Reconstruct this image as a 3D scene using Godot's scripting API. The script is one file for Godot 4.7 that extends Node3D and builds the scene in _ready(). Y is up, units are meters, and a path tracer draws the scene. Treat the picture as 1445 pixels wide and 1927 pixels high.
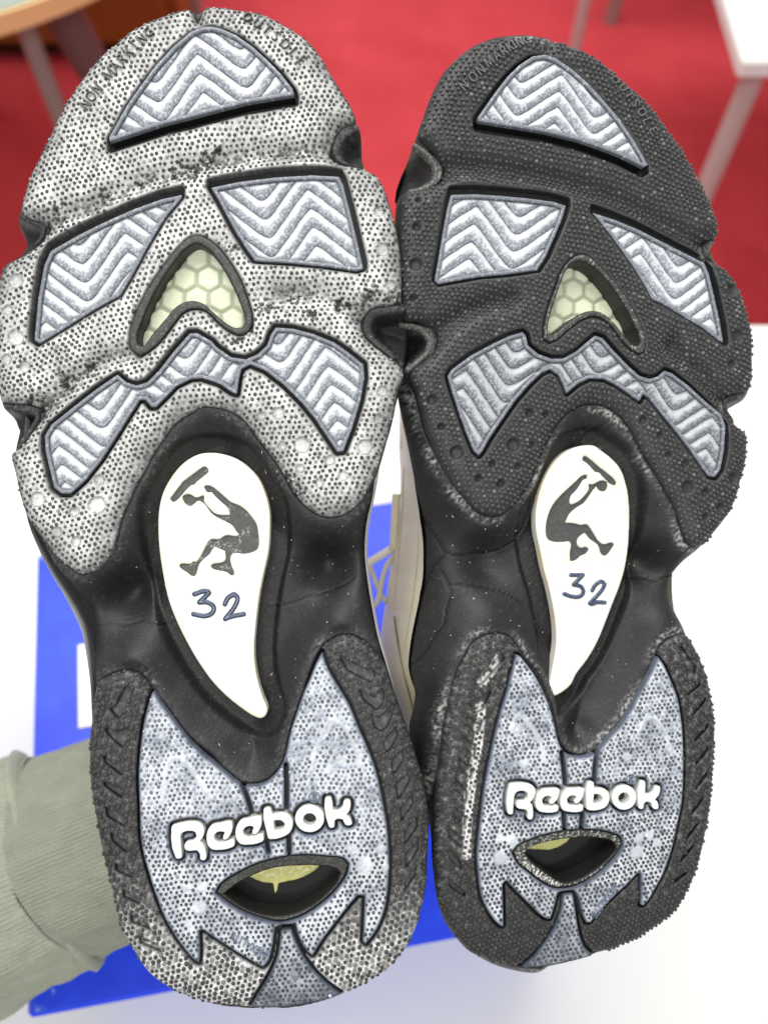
extends Node3D
# A pair of worn basketball shoes held soles up over a white table. Outlines below are in millimetres in each shoe's own sole plane.

var matte: StandardMaterial3D
var rubber: StandardMaterial3D
var leather: StandardMaterial3D
var gloss: StandardMaterial3D
var gum: StandardMaterial3D
var hide: StandardMaterial3D
var fleece: StandardMaterial3D
var carpet: StandardMaterial3D
var pearl: StandardMaterial3D
var steel: StandardMaterial3D
var lint := StandardMaterial3D.new()
var n_fine := FastNoiseLite.new()
var n_mid := FastNoiseLite.new()
var n_big := FastNoiseLite.new()
var rng := RandomNumberGenerator.new()

const LEFT := {
	"outsole": [-0.7,163,0.2,164.5,2.3,165.2,9.1,164.7,13.9,164,19.7,162.8,26.5,159.3,32.2,155.8,37.1,151,40.4,145.5,42.9,141.4,45.8,136.5,48.3,132.6,49.7,129.2,49.8,127.6,48.3,126.4,45.3,124.8,43.4,122,42.3,118.5,43,115.7,45.3,113.8,49.7,112.8,53,111.9,56.5,110,58.4,107.6,59.8,104.1,61.2,99.7,62.7,94.3,64,88,64.8,81.2,65,74.1,64.8,67.6,60.1,66.8,55.2,65.7,53,62.8,52.5,58.4,55.2,54.9,59.6,51.4,64.3,47.4,65.4,45.7,65.4,43.2,63.6,38.7,62.7,32.8,61.2,26.2,59.3,20.2,57.3,13.6,54.9,8.2,51.6,2.4,47.7,-0.9,42.9,-2.6,38,-1.9,33.3,1.1,29.4,5.4,26.5,10.6,23.5,15.5,20.2,19.9,17.2,23.7,13.4,28.9,9.1,31.9,4.3,33.3,-0.5,33.5,-4,31.4,-8.9,28.1,-12.7,23.2,-16,18.3,-18.5,13.6,-21.5,8.2,-24.2,2.4,-26.7,-3.3,-28.6,-10.8,-30.5,-15.2,-33.5,-18.5,-36.8,-20.6,-40.8,-21.1,-44.6,-18.5,-48.5,-15.2,-52.3,-10.3,-55.6,-5.9,-58.6,-0.7,-60.5,5.2,-61.9,12,-63.1,16.4,-62.9,18.8,-60.1,20.6,-57.2,24.6,-54.2,29.5,-53.9,32.8,-57.2,34.3,-61.9,34.5,-66.6,35.4,-67.6,41.8,-68.3,54,-68.2,66.2,-67.1,75,-65.7,78.8,-62.9,81.8,-59.1,83.7,-54.7,87,-52.3,90.6,-52.1,92.7,-53.5,93.8,-57.2,95.3,-59.1,96.7,-60.1,98.8,-59.4,101.4,-58.1,106.3,-56.7,110.2,-54.2,115.4,-50.4,122.9,-47.9,128.8,-44.6,134.6,-40.8,140.3,-36.8,145.5,-33,149.6,-28.2,153.7,-23.4,157.7,-18.5,160,-13.8,162.1,-8.9,163.5,-4.5,164.4,-3,162.8,-1.9,160],
	"window": [-3.5,89,-7.3,85.9,-13.1,78.6,-17.8,71.5,-22.1,62.4,-23.5,57.5,-23.1,52.3,-20.2,50.1,-17.3,51.3,-13,55.1,-8.8,60.5,-5.4,64.3,-1.6,65.3,1.7,64.3,4.8,61.2,8.6,58.2,12.4,56.7,15.2,58,16.6,60.8,16.4,63.9,15.4,67.5,13,74.3,9.5,80.5,5.7,85.3,1.9,88.3,-0.7,89.3],
	"window_in": [-1.6,86.5,-4.5,85.2,-10.2,78.6,-14.9,71,-18.8,62.4,-20.7,56.7,-20.4,53.6,-18.8,53.2,-15.9,57.4,-12.1,61.8,-8.3,66.2,-4,68.1,0,67.4,2.9,65.1,6.7,61.7,10.5,59.4,13.1,59.3,14,61.3,12.4,67.2,9.2,74.3,5.2,81,1.9,84.8],
	"heel": [-35.2,-57.7,-33.7,-55.4,-31,-53.9,-26.7,-52.5,-23.4,-52.3,-19.9,-53.9,-17.3,-57.3,-14.5,-61.7,-11.3,-65.4,-6.5,-72.2,-1.6,-76.9,2.8,-80.3,6.4,-84.4,9.6,-87.1,12.5,-89.1,16.4,-89.6,20.2,-88.5,23.5,-85.8,25.6,-82.8,27,-78.1,28.4,-71.8,30.3,-65.9,32.8,-58.7,35.2,-51.4,38,-45.7,39.9,-43.4,42.3,-41.7,45.8,-40.6,50.5,-41.5,54,-43.7,56.8,-46.9,59.1,-50,60.6,-53.3,62.6,-60.1,65,-66.9,67.6,-74.6,70.2,-82.8,72,-89.1,73.4,-97.3,73.9,-104.6,73.4,-113.3,73.2,-121,71.5,-130.7,69.9,-136.5,67.4,-142.2,63.6,-147.6,59.6,-151.8,57.3,-153.4,51.6,-156.7,45.8,-159.7,40.4,-161.6,35.7,-163,28.4,-164.2,21.3,-164.9,14.5,-164.4,8.2,-163.7,2.8,-163,-4,-161.1,-8.9,-158.6,-14.7,-155.3,-19.5,-150.4,-23.4,-143.6,-26.7,-138.4,-28.6,-131.6,-31,-121.5,-33,-113.3,-34.7,-104.6,-35.9,-97.3,-37.1,-90.1,-37.5,-82.8,-37.5,-75.6,-36.8,-69.4,-35.9,-63.6],
	"heel_pad": [-15.9,-58.7,-17.6,-63.9,-19,-70.1,-20,-77.7,-20.6,-86.9,-20.2,-96.4,-19.9,-106.1,-19,-111.8,-17.1,-118.5,-14.7,-126.1,-11.9,-133,-8.1,-139.4,-4,-144.9,-1,-147.7,-0.7,-143.4,-1,-136.8,0.3,-136.5,4.8,-139.6,11.9,-144.2,19.7,-148.9,21.2,-147.5,22.6,-143.4,23.7,-135.8,25.9,-134.9,29,-134.6,30.4,-134.4,31.4,-138.5,34,-143.4,35.9,-145.1,39.7,-139.1,44.7,-132.5,48.5,-127.7,50.6,-125.4,52.9,-125.4,52.7,-133,52.2,-140.3,53.2,-141.3,56,-137.8,58,-133.9,59.6,-128.9,60.5,-121.8,60.8,-112.3,60.1,-102.8,59.1,-96.7,57.7,-89.3,55.8,-82.6,53.4,-76.4,50.4,-69.6,47.7,-63.1,44.2,-57.2,40.9,-51.5,39,-46.3,37.3,-49.4,34.9,-55.3,33,-59.6,30.6,-66.5,28.7,-72.6,27.3,-78.8,25.9,-82.9,23.8,-86,20.6,-88.8,16.8,-89.8,12.4,-89.3,9.5,-87.2,4.8,-83.3,0,-79.5,-5.2,-73.9,-10.7,-66.5,-14.2,-61.5],
	"wedge": [25.7,-136.8,29,-136.5,30.4,-140.3,32.8,-145.1,36.6,-150.3,40.4,-154.3,44.9,-158.1,35.9,-161.2,28.7,-162.4,21.6,-163.1,15.5,-162.6,18.7,-156.9,21.8,-151.7,23.8,-147.2,24.9,-143.7],
	"eye": [4.5,-124.7,6.2,-121.8,11.9,-118,19.2,-114.7,26.3,-113,33.5,-112.3,40.6,-112.8,45.9,-113.5,47.5,-115.2,46.8,-118.5,44.9,-121.8,41.1,-126.1,36.3,-129.9,31.1,-132.8,24.9,-134.2,19.2,-133,13.3,-130.9,8.1,-127.7],
	"eye_in": [6.9,-125.5,10.5,-122.7,15.1,-120,22.5,-117.2,30.2,-116.3,37.9,-116.3,43,-117.2,44.7,-118.5,44,-120.9,40.9,-124.6,35.6,-129,28.2,-132.3,22.5,-132.8,16.1,-131.4,10.7,-128.4],
	"sliver": [12.8,-122.5,16,-119.3,21.9,-116.6,29.7,-116.1,39.1,-116.4,37.7,-119.1,34.7,-121.8,29.7,-123.9,24.9,-125,23.8,-125.3,23.3,-127.8,22.6,-128.5,22,-125.3,17.9,-124.6],
	"plate": [2.3,19,-2.1,18.5,-7,15.7,-10.9,11.3,-13.9,5.8,-15.1,0.9,-15.5,-4.6,-15.1,-12.8,-13.9,-21.1,-12,-29.9,-8.5,-38.7,-3.7,-47.8,-1.1,-51.9,2.3,-56.6,6.7,-61.2,12.1,-65.6,16.5,-68.4,18.5,-68.9,20,-68,20.6,-66.1,19.3,-62.6,17.7,-57.8,16.5,-51.5,16.2,-45.2,16.5,-40.4,17,-35.2,17.9,-28.3,19.3,-21.1,20.9,-13.7,21.4,-6.5,21.3,-0.2,19.9,5.6,17.6,10.6,14.1,14.4,10.2,17.1,6,18.5],
	"bar": [-11.5,4,-1.4,13.9,-0.6,14.4,0.5,14.2,1.2,13,0.7,12.2,-2.7,9.5,-3.5,8.5,-4.6,8.3,-8.3,4.3,-9.9,2.9,-10.7,2.7,-11.4,3.4],
	"figure": [-7.6,4.5,-6.7,5.1,-5.2,5.3,-4.1,4.8,-3.2,4.2,-1.4,4.6,-0.6,5,-0.3,4.5,-0.4,3.1,0.2,2.1,1.5,0.5,3.4,-1.1,5.3,-1.6,7.2,-1.6,8.3,-1.7,8,-0.5,7.4,0.8,5.3,2.7,3.1,4.8,2.1,5.9,0.8,5.9,-0.1,7.1,-0.4,7.7,0.2,8.2,2.1,7.9,4,6.6,6.6,4.3,8.5,2.7,11.4,1.5,13.6,-0.1,15.5,-2.4,17,-4.6,17.6,-7.8,17.8,-11,17.3,-12.9,16.2,-13.7,12.7,-14.5,9.8,-14.2,8.7,-14.8,8.3,-16.1,8.7,-18.3,9.5,-20.3,9.6,-21.4,8.7,-21.7,7.2,-20.6,4,-19.9,2.3,-19.3,1.9,-18.5,2.4,-17.9,5.3,-17.4,6.6,-16.7,6.8,-15.5,6.6,-13.6,4.7,-12.8,3.2,-12.1,2.4,-12.9,1.5,-14.5,-0.4,-16.1,-2,-18,-2.7,-20.3,-3.3,-21.7,-4.3,-21.9,-5.9,-20.7,-8.3,-19,-8.6,-18.2,-7.8,-17.7,-4.6,-17.7,-4,-17.1,-2.8,-17.2,-1.4,-15.1,0.2,-12,1.8,-9.7,4.7,-9.6,6.6,-8.4,7.9,-8.3,10.4,-8.6,11.2,-8.1,10.4,-7.2,9.1,-5.2,7.2,-4,4,-2.4,2.1,-1.1,0.2,1.5,-1.1,2.7,-2.4,3.1,-3.3,2.4,-4.6,1.4,-5.9,1.6,-7,2.7],
	"silhouette": [-2.4,164.3,1.8,166.1,8.7,165.6,19.4,163.6,32,156.6,40.3,146.2,48.2,133.3,49.9,128.9,51.4,125.5,51.5,121.1,52.4,116.6,53.5,112.7,58.4,108,62.4,95,64.7,81.8,64.9,70.2,66.6,66.7,67.2,56.2,65.6,47.2,65,43.5,62.4,33,60.8,26.3,58,16.2,56.1,10.5,54.9,4.2,52.9,-2.6,52.2,-8.9,52.1,-14.7,52.9,-22.5,54,-29.8,55.4,-36.2,56.8,-41.9,58.4,-48.3,59.8,-54.4,62.2,-61.4,64.7,-68.5,67.5,-77.2,70,-85.1,71.7,-91.3,72.9,-98.3,73.5,-105.3,72.9,-115.9,71.2,-129.9,66.6,-143.1,62.6,-149.6,57.3,-153.8,45.7,-160.1,35.6,-163.4,28.2,-164.7,14.1,-164.8,2.4,-163.3,-9.4,-159,-20.1,-150.8,-26.9,-139,-31.3,-122.3,-33.3,-114.1,-35,-105.3,-37.5,-90.7,-37.8,-83.4,-37.8,-76.2,-37.1,-69.9,-36.2,-64.1,-35.9,-57.7,-37.1,-51.3,-38,-45.3,-38.5,-40.9,-39.4,-34.6,-41.5,-30.7,-44.3,-25.4,-48.2,-20.5,-51.2,-15.6,-54,-9.8,-59.4,-0.7,-62.4,11.4,-64.3,18.1,-65,26.3,-66.3,32.5,-67.7,36,-68.7,54.4,-68.4,70.2,-67.1,80.4,-65.9,82.9,-63.5,86.9,-62.6,91.3,-62.8,96.2,-61,99.2,-58.5,107.1,-54.7,115.9,-48.4,129.4,-41.2,141,-33.3,150.3,-23.6,158.5,-14,162.9,-5,165],
	"pads": [{"loop": [0.7,156.2,-3,154.8,-8.7,150,-14.5,143.8,-19.7,136.8,-24,130.6,-27.2,124.8,-29.6,120.6,-29.5,119.1,-22.1,121.5,-12.7,124.6,-3,127,5.2,129.2,14.6,131.6,24.1,133.2,30.2,134.2,29.6,136.3,26,140.9,21.8,145.2,17,149.6,11.7,153.4,6.6,155.7,3.6,156.3]}, {"loop": [-6.9,103.2,-13.4,101.8,-23.1,98.3,-32.7,94,-41.3,89.7,-49.7,84.8,-51.9,80.1,-53.9,69,-55.1,55.6,-53.3,54.4,-44.6,59.8,-35.1,65.7,-26.9,70.2,-23.1,76.6,-18.2,85.8,-12.5,95.4,-6.8,102.2]}, {"loop": [2.6,105.5,11.6,107.4,23.6,108.9,35.8,109.6,44.5,109.1,45.9,106,47.8,98.9,50.2,89.1,52.5,78.9,50.2,78.2,40.5,79.6,28.5,80.8,17,81.5,14.6,84.8,10.3,91.6,5.4,100.8]}, {"loop": [-27.7,44.2,-24.7,41.7,-21.5,40.7,-18,41.7,-14.2,45.5,-9.3,51.8,-4.1,57.7,-1.7,57.8,3.1,55.1,4.7,53.2,9.4,49.9,14.2,49.2,18,50.9,21,53.7,22.4,57.5,23.9,59.6,29.6,59.2,36.2,57.5,43,54.7,47.8,51.3,52.5,47.5,52.8,43.1,51.5,35.5,48.7,26.3,45.9,19.2,44,18.9,40.5,24.1,36.7,29.8,32.4,35,26.7,40.7,20.5,45.5,15.6,47.5,12.8,46.1,11.8,42.3,11.3,37.9,9.7,38.4,5.6,41.2,-0.1,43,-3.6,42.8,-8.5,40.4,-11.8,36.9,-15.2,33.6,-16.6,33.6,-18.5,36,-20.4,36,-22.8,32.2,-27.7,24.4,-32.9,16.3,-38.1,9.7,-42.9,5.4,-45.9,5.4,-48.3,7.3,-49.7,13,-51.1,19.2,-51.4,24.1,-49.2,27.9,-42.1,33.6,-34.8,39.3]}],
	"zigzags": [{"turn": 9, "u": 7.18, "v": 134.76, "half": 14.51, "slope": 1.1, "period": 6.39, "z": 1.8}, {"turn": 9, "u": -26.44, "v": 81.49, "half": 15.20, "slope": 1.1, "period": 6.22, "z": -1.6}, {"turn": 9, "u": 35.23, "v": 86.59, "half": 14.86, "slope": 1.1, "period": 6.22, "z": -1.6}, {"turn": 9, "u": 32.69, "v": 45.19, "half": 15.20, "slope": 1.15, "period": 6.05, "z": -0.7}],
	"letters": [{"name": "R", "loops": [[-10,-103.3,-9.7,-102.4,-8.7,-101.9,-2.9,-100.9,-0.5,-101.4,0.8,-102.9,1,-104.7,0.4,-106.6,-0.3,-107.5,0.6,-108.5,1.4,-110.3,1.7,-113.1,1.2,-113.8,0.1,-113.9,-0.7,-113.4,-0.8,-111.7,-1.6,-110.7,-5,-110.7,-5.6,-110.1,-5.7,-108.6,-4.9,-107.5,-2.9,-107.1,-1.8,-106.1,-2.2,-104.8,-3.1,-104.4,-5.9,-104.8,-6.6,-105.7,-6.6,-107.5,-6.1,-112.7,-6.6,-113.2,-8,-113.4,-8.6,-112.9]]}, {"name": "e", "loops": [[1.4,-106.1,1.9,-103.8,3.4,-102,5.8,-101.5,9.5,-100.9,10.1,-101.4,10.1,-103.8,9.3,-105.9,8.1,-107.1,7,-107.2,6.7,-106.4,7.3,-104.8,6.7,-104.6,5.1,-104.8,4.2,-105.8,4.5,-107,5.8,-107.7,10.1,-106.7,10.7,-107.2,10.9,-108.9,10.2,-109.6,4.8,-110.6,3,-110.2,1.8,-108.7]]}, {"name": "e", "loops": [[10.8,-104.4,11.4,-102.1,12.9,-100.3,15.2,-99.8,19,-99.2,19.6,-99.7,19.6,-102.1,18.8,-104.2,17.6,-105.4,16.4,-105.4,16.2,-104.7,16.7,-103.1,16.2,-102.8,14.5,-103.1,13.6,-104,13.9,-105.3,15.2,-106,19.5,-105,20.2,-105.4,20.4,-107.2,19.7,-107.9,14.3,-108.9,12.4,-108.5,11.2,-107]]}, {"name": "b", "loops": [[19.9,-97.3,20.3,-96.7,21.8,-96.4,22.6,-96.7,23.1,-98.7,23.9,-98.3,26.7,-98.1,28.8,-99.2,29.8,-101.5,29.3,-104,27.7,-105.7,22.3,-107.1,21.4,-106.7], [23.5,-101,25.6,-100.9,26.8,-101.9,26.6,-103.1,25.1,-103.7,23.8,-103.8]]}, {"name": "o", "loops": [[39.9,-100.2,39.8,-101.4,39.3,-102.5,38.5,-103.5,37.5,-104.2,36.3,-104.7,35,-104.8,33.8,-104.7,32.6,-104.2,31.6,-103.5,30.8,-102.5,30.3,-101.4,30.1,-100.2,30.3,-99,30.8,-97.8,31.6,-96.9,32.6,-96.1,33.8,-95.7,35,-95.5,36.3,-95.7,37.5,-96.1,38.5,-96.9,39.3,-97.8,39.8,-99], [37,-100.5,36.9,-100.9,36.7,-101.3,36.4,-101.7,36,-102,35.5,-102.2,35,-102.2,34.5,-102.2,34.1,-102,33.7,-101.7,33.3,-101.3,33.2,-100.9,33.1,-100.5,33.2,-100,33.3,-99.6,33.7,-99.2,34.1,-98.9,34.5,-98.7,35,-98.7,35.5,-98.7,36,-98.9,36.4,-99.2,36.7,-99.6,36.9,-100]]}, {"name": "k", "loops": [[39.8,-93.8,40.3,-93,41.8,-92.9,42.3,-93.6,42.8,-97.3,44.2,-97.3,45.6,-96.1,45.9,-94.5,46.6,-93.9,48,-93.9,48.5,-94.7,48.3,-97.3,47.3,-98.9,48.4,-99.9,49.1,-101.9,48.4,-102.5,46.8,-102.5,46.1,-101.7,45.6,-100.6,44,-100.5,43.3,-101,43.3,-102.9,42.6,-103.4,41.4,-103.3,41,-102.6]]}],
	"digits": [{"stroke": [-3.5,-27.8,0.8,-26.8,1.3,-27.4,-1.9,-30.5,0.8,-30.5,2.9,-32.1,2.4,-34,0.2,-35,-3.8,-34.4]}, {"stroke": [6.6,-31.1,7.5,-29.2,9.6,-27.8,10.7,-28.9,10.1,-31.4,6.7,-36,7.2,-35.7,9.5,-35,12.8,-34.4]}],
	"digit_r": 0.97, "hex": 4.66,
	"chevrons": [{"loop": [-25.1,-57.5,-22.6,-58.4,-25.7,-65.6,-27.4,-68.1,-30.3,-65,-28.3,-63.8]}, {"loop": [-31.4,-70.7,-27.7,-72.4,-24.5,-71.3,-24,-73.6,-26.2,-77.6,-31.1,-73]}, {"loop": [-32.3,-79.9,-26.2,-83.9,-26,-86.8,-31.7,-82.5]}, {"loop": [-32.3,-88.5,-26.5,-90.8,-26,-94.2,-31.7,-90.2]}, {"loop": [-31.7,-96,-25.1,-100,-25.4,-103.4,-31.1,-100]}, {"loop": [-30,-104.6,-24.5,-108.6,-24.7,-112,-29.4,-108]}, {"loop": [-28.5,-114.9,-23.7,-117.2,-22.8,-120,-28.3,-117.7]}, {"loop": [-26,-123.5,-20.8,-125.8,-20.2,-128.6,-25.7,-126.3]}, {"loop": [-23.7,-131.5,-17.9,-133.8,-16.8,-136.7,-23.1,-134.4]}, {"loop": [-20.8,-138.4,-15.1,-141.3,-13.3,-144.1,-20.2,-141.3]}, {"loop": [44.5,-47.6,53.8,-52.2,55.2,-51.3,56.4,-53.4,55.2,-56.4,47.5,-52.5]}, {"loop": [51,-58.1,56.1,-61.1,58.5,-58.1,59.4,-59.9,58.7,-63.2,56.6,-65.3,52.4,-61.8]}, {"loop": [55,-66.7,57.5,-67.8,60.8,-64.6,62,-66.9,60.1,-70.6,58.2,-72.3,55.9,-70.6]}, {"loop": [58.9,-75.8,63.1,-70.6,63.8,-73.4,60.1,-79.5]}, {"loop": [61.7,-82.1,65,-78.1,65.7,-81.4,62,-86.5]}, {"loop": [62.9,-89.8,66.9,-85.6,67.8,-87.9,63.8,-94.4]}, {"loop": [64.5,-97.2,68.3,-93,68.5,-95.8,64.8,-101.4]}, {"loop": [65.9,-104.7,69.9,-100,70.1,-103.3,65.9,-109.1]}, {"loop": [66.4,-112.1,70.4,-107.5,70.4,-110.7,66.2,-116.8]}, {"loop": [66.2,-120.1,69.9,-115.9,69.4,-119.1,65.7,-124.3]}],
	"flex": [{"stroke": [-53.6,91.9,-43.2,96.7,-31.1,101.6,-15.5,108,0,112.6,17.3,115.7,34.5,116.9,43.2,117.3]}, {"stroke": [-52.7,32,-43.2,41.1,-32.8,47.7,-23.3,51]}, {"stroke": [53.6,61.3,44.9,66.5,34.5,70.5,25.9,71.2]}],
	"heel_grooves": [{"stroke": [12.4,-87.8,14.9,-94.1,16.2,-98.5]}, {"stroke": [27.3,-82.9,27.5,-89.8,27.5,-96.7]}, {"stroke": [20.7,-105.4,21.6,-111.4]}, {"stroke": [28.2,-103.6,28.3,-111.4]}],
	"leaf": [{"stroke": [-13,-94.5,-11.7,-85.5,-10.4,-81.2,-8.3,-80.2,-5.5,-81.9,-2.4,-85.7,3.1,-93.6]}, {"stroke": [35.4,-84.5,38.2,-75,41.6,-68.2,43.2,-68.1,45.8,-70.1,48.7,-75,51.7,-82.6]}],
	"lips": [{"stroke": [49.9,126.1,46.3,123.9,44.2,121.3,43.2,117.5,43.9,114.7,46.3,113]}, {"stroke": [-58.7,96.9,-56,95.4,-52.5,93.3,-52.2,90.5,-54.2,87.1]}, {"stroke": [65,66.2,59.6,65.3,55.6,64.3,53.9,61.8,53.6,58.2,56,54.6,61.3,50.4]}, {"stroke": [-65.1,34.5,-60.8,33.5,-56.1,33.2,-53.9,31.8,-54.2,29.4,-56.7,25.6,-59.4,21.4]}],
	"cracks": [{"stroke": [-38.7,-38.8,-30.4,-38.6,-25.6,-38.1,-22.1,-37.2,-18,-38.5,-13.6,-38.3,-9.4,-37.6]}, {"stroke": [19.9,-33,29.3,-31,34,-29.1,41.4,-27,46,-24.9,49.5,-22.4]}],
	"dents": [{"stroke": [51.5,122.6,50.4,116.6]}, {"stroke": [-57.4,89.8,-60.8,87.8]}, {"stroke": [61.3,62.2,62.2,53.6]}, {"stroke": [-61.3,30.2,-59.6,23.3]}],
	"smear": [],
	"discs": [-60.5,74.6,2.4,-63.1,65.1,1.7,-60.5,56.1,2.6,-63.6,49.1,1.7,-57.4,46.6,1.7,58.7,84.8,2.2,57.4,97.3,1.6,61.2,73.4,1.6,24.9,31.6,1.9,19.3,30.6,1.4,32.5,21.2,2.6,26.1,20.9,1.4,53,20.6,2.4,41.6,16.2,1.6,32,13.5,1.4,45.9,11.2,1.6,38.2,8.8,1.4,57.4,29.7,1.6,58.7,38.7,1.7,-53.4,3.5,2.4,-34,1.7,2.8,-41.3,-0.5,1.6,-33.2,10,1.6,-47.2,-7.1,1.7,-40.8,-10.2,1.6],
	"heel_discs": [53,-115.6,2.4,-0.7,-129.2,2.4,0,-122.5,1.7,-4.3,-122.6,1.2,-4.3,-134.4,1.4,48.9,-110.6,1.7,58,-110.2,1.4,59.6,-116.1,1.4,44.9,-81.2,1.6,41.5,-84.6,1.4],
	"patches": [-8.6,112.3,4.5,1.7,114,4.1,5.2,116.8,3.5,-46.6,97.6,4.1,-19,108,3.8,-31.1,102.8,4.1,-3.5,110.6,3.5,20.7,66.5,4.5,28.5,68.2,4.1,36.3,63.9,3.1,15.5,58.7,3.5,12.1,55.3,2.8,44.9,66.5,4.1,53.6,69.1,5.2,62.2,69.1,4.5,57.9,63.9,4.1,-36.3,46.6,4.1,-44.9,42.3,4.5,-55.3,34.5,4.1,31.1,7.8,3.8,28.5,10.4,3.1,-21.6,1.7,2.8,-26.8,-10.4,3.1,-13.8,46.6,2.4,31.1,6,3.5,10.4,84.6,2.1,-21.6,64.8,2.4,19,69.1,2.4],
	"pits": [-26.3,-27.3,8.3,10,40.1,-18.7,7.9,10,-23.3,-15.5,6.9,2,6.9,22.5,5.2,1],
	"bumps": [-20.7,-46.6,9,3.2,44.9,-32.8,7.9,3.2],
	"text": [["N", -37.5, 131.6, 52, 2.8], ["O", -35.7, 134.2, 51, 2.8], ["N", -33.8, 136.7, 50, 2.8], ["M", -30, 141.6, 48, 2.8], ["A", -27.9, 143.9, 47, 2.8], ["R", -25.9, 146.3, 46, 2.8], ["K", -23.8, 148.6, 45, 2.8], ["I", -21.6, 150.8, 44, 2.8], ["N", -19.4, 153, 43, 2.8], ["G", -17.1, 155.1, 42, 2.8], ["O", 14.9, 160.1, -36, 2.8], ["U", 18.1, 158.1, -37.7, 2.8], ["T", 21.2, 156, -39.3, 2.8], ["S", 24.2, 153.7, -41, 2.8], ["O", 27.1, 151.3, -42.7, 2.8], ["L", 29.8, 148.7, -44.3, 2.8], ["E", 32.5, 146, -46, 2.8]],
	"small_text": [15.2, -141, 149.5, 1.6, 10.7],
	"reg": [36.6, -93.3, 1.7],
	"tooth": [30.4, -152.5, 1.7],
	"upper": [{"z": -9, "loop": [-2.6,160.5,30.2,151.6,40.5,126.7,53.4,99.9,57.8,78.5,56,57.1,57.3,35.7,56.6,19.6,55.5,5.4,53.4,-4.4,52.8,-14.2,53.7,-23.2,55.5,-33.9,57.3,-42.8,60.1,-51.7,62.6,-60.6,65.9,-74.9,68.5,-90.9,69.1,-110.6,65.9,-130.2,56.9,-146.2,40.9,-156.9,19.5,-160.5,-0.1,-156.9,-16.2,-146.2,-26.9,-130.2,-32.2,-107,-36.2,-85.6,-37.6,-69.5,-38.3,-57.1,-39.7,-47.2,-41.2,-40.1,-43.7,-34.2,-47.2,-27.8,-51.1,-21.4,-55.1,-13.5,-59,-3.5,-60.8,10.7,-59.9,28.6,-59,55.3,-57.2,78.5,-50.1,103.5,-39.4,130.2,-23.3,151.6]}, {"z": -32, "loop": [-7.6,170.6,27.9,161,39.4,135,53.9,108,59.1,84.9,59.1,61.7,59.1,38.6,58.3,21.3,56,5.9,53.9,-4.7,53.1,-15.3,54.1,-25,56,-36.5,57.9,-46.2,60.6,-55.8,62.9,-65.4,65.4,-80.9,67.4,-98.2,67.4,-119.4,63.5,-140.6,54.8,-156,37.5,-165.7,16.3,-169.5,-4.9,-165.7,-20.3,-154.1,-30.9,-138.7,-36.7,-115.5,-40.6,-92.4,-42.3,-75.1,-43.4,-61.6,-45.2,-51,-46.7,-43.3,-49.2,-36.9,-52.7,-30,-56.6,-23.1,-60,-14.6,-62.7,-3.8,-62.7,11.6,-61.8,30.9,-60.8,59.8,-58.9,84.9,-51.2,111.8,-41.5,138.8,-26.1,160]}],
	"tubes": [],
}
const LEFT_AT := Transform3D(Vector3(1.00000, 0.00000, 0.00000), Vector3(0.00000, 0.46020, -0.88782), Vector3(0.00000, 0.88782, 0.46020), Vector3(-0.05916, 1.11435, -0.12801))
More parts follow.
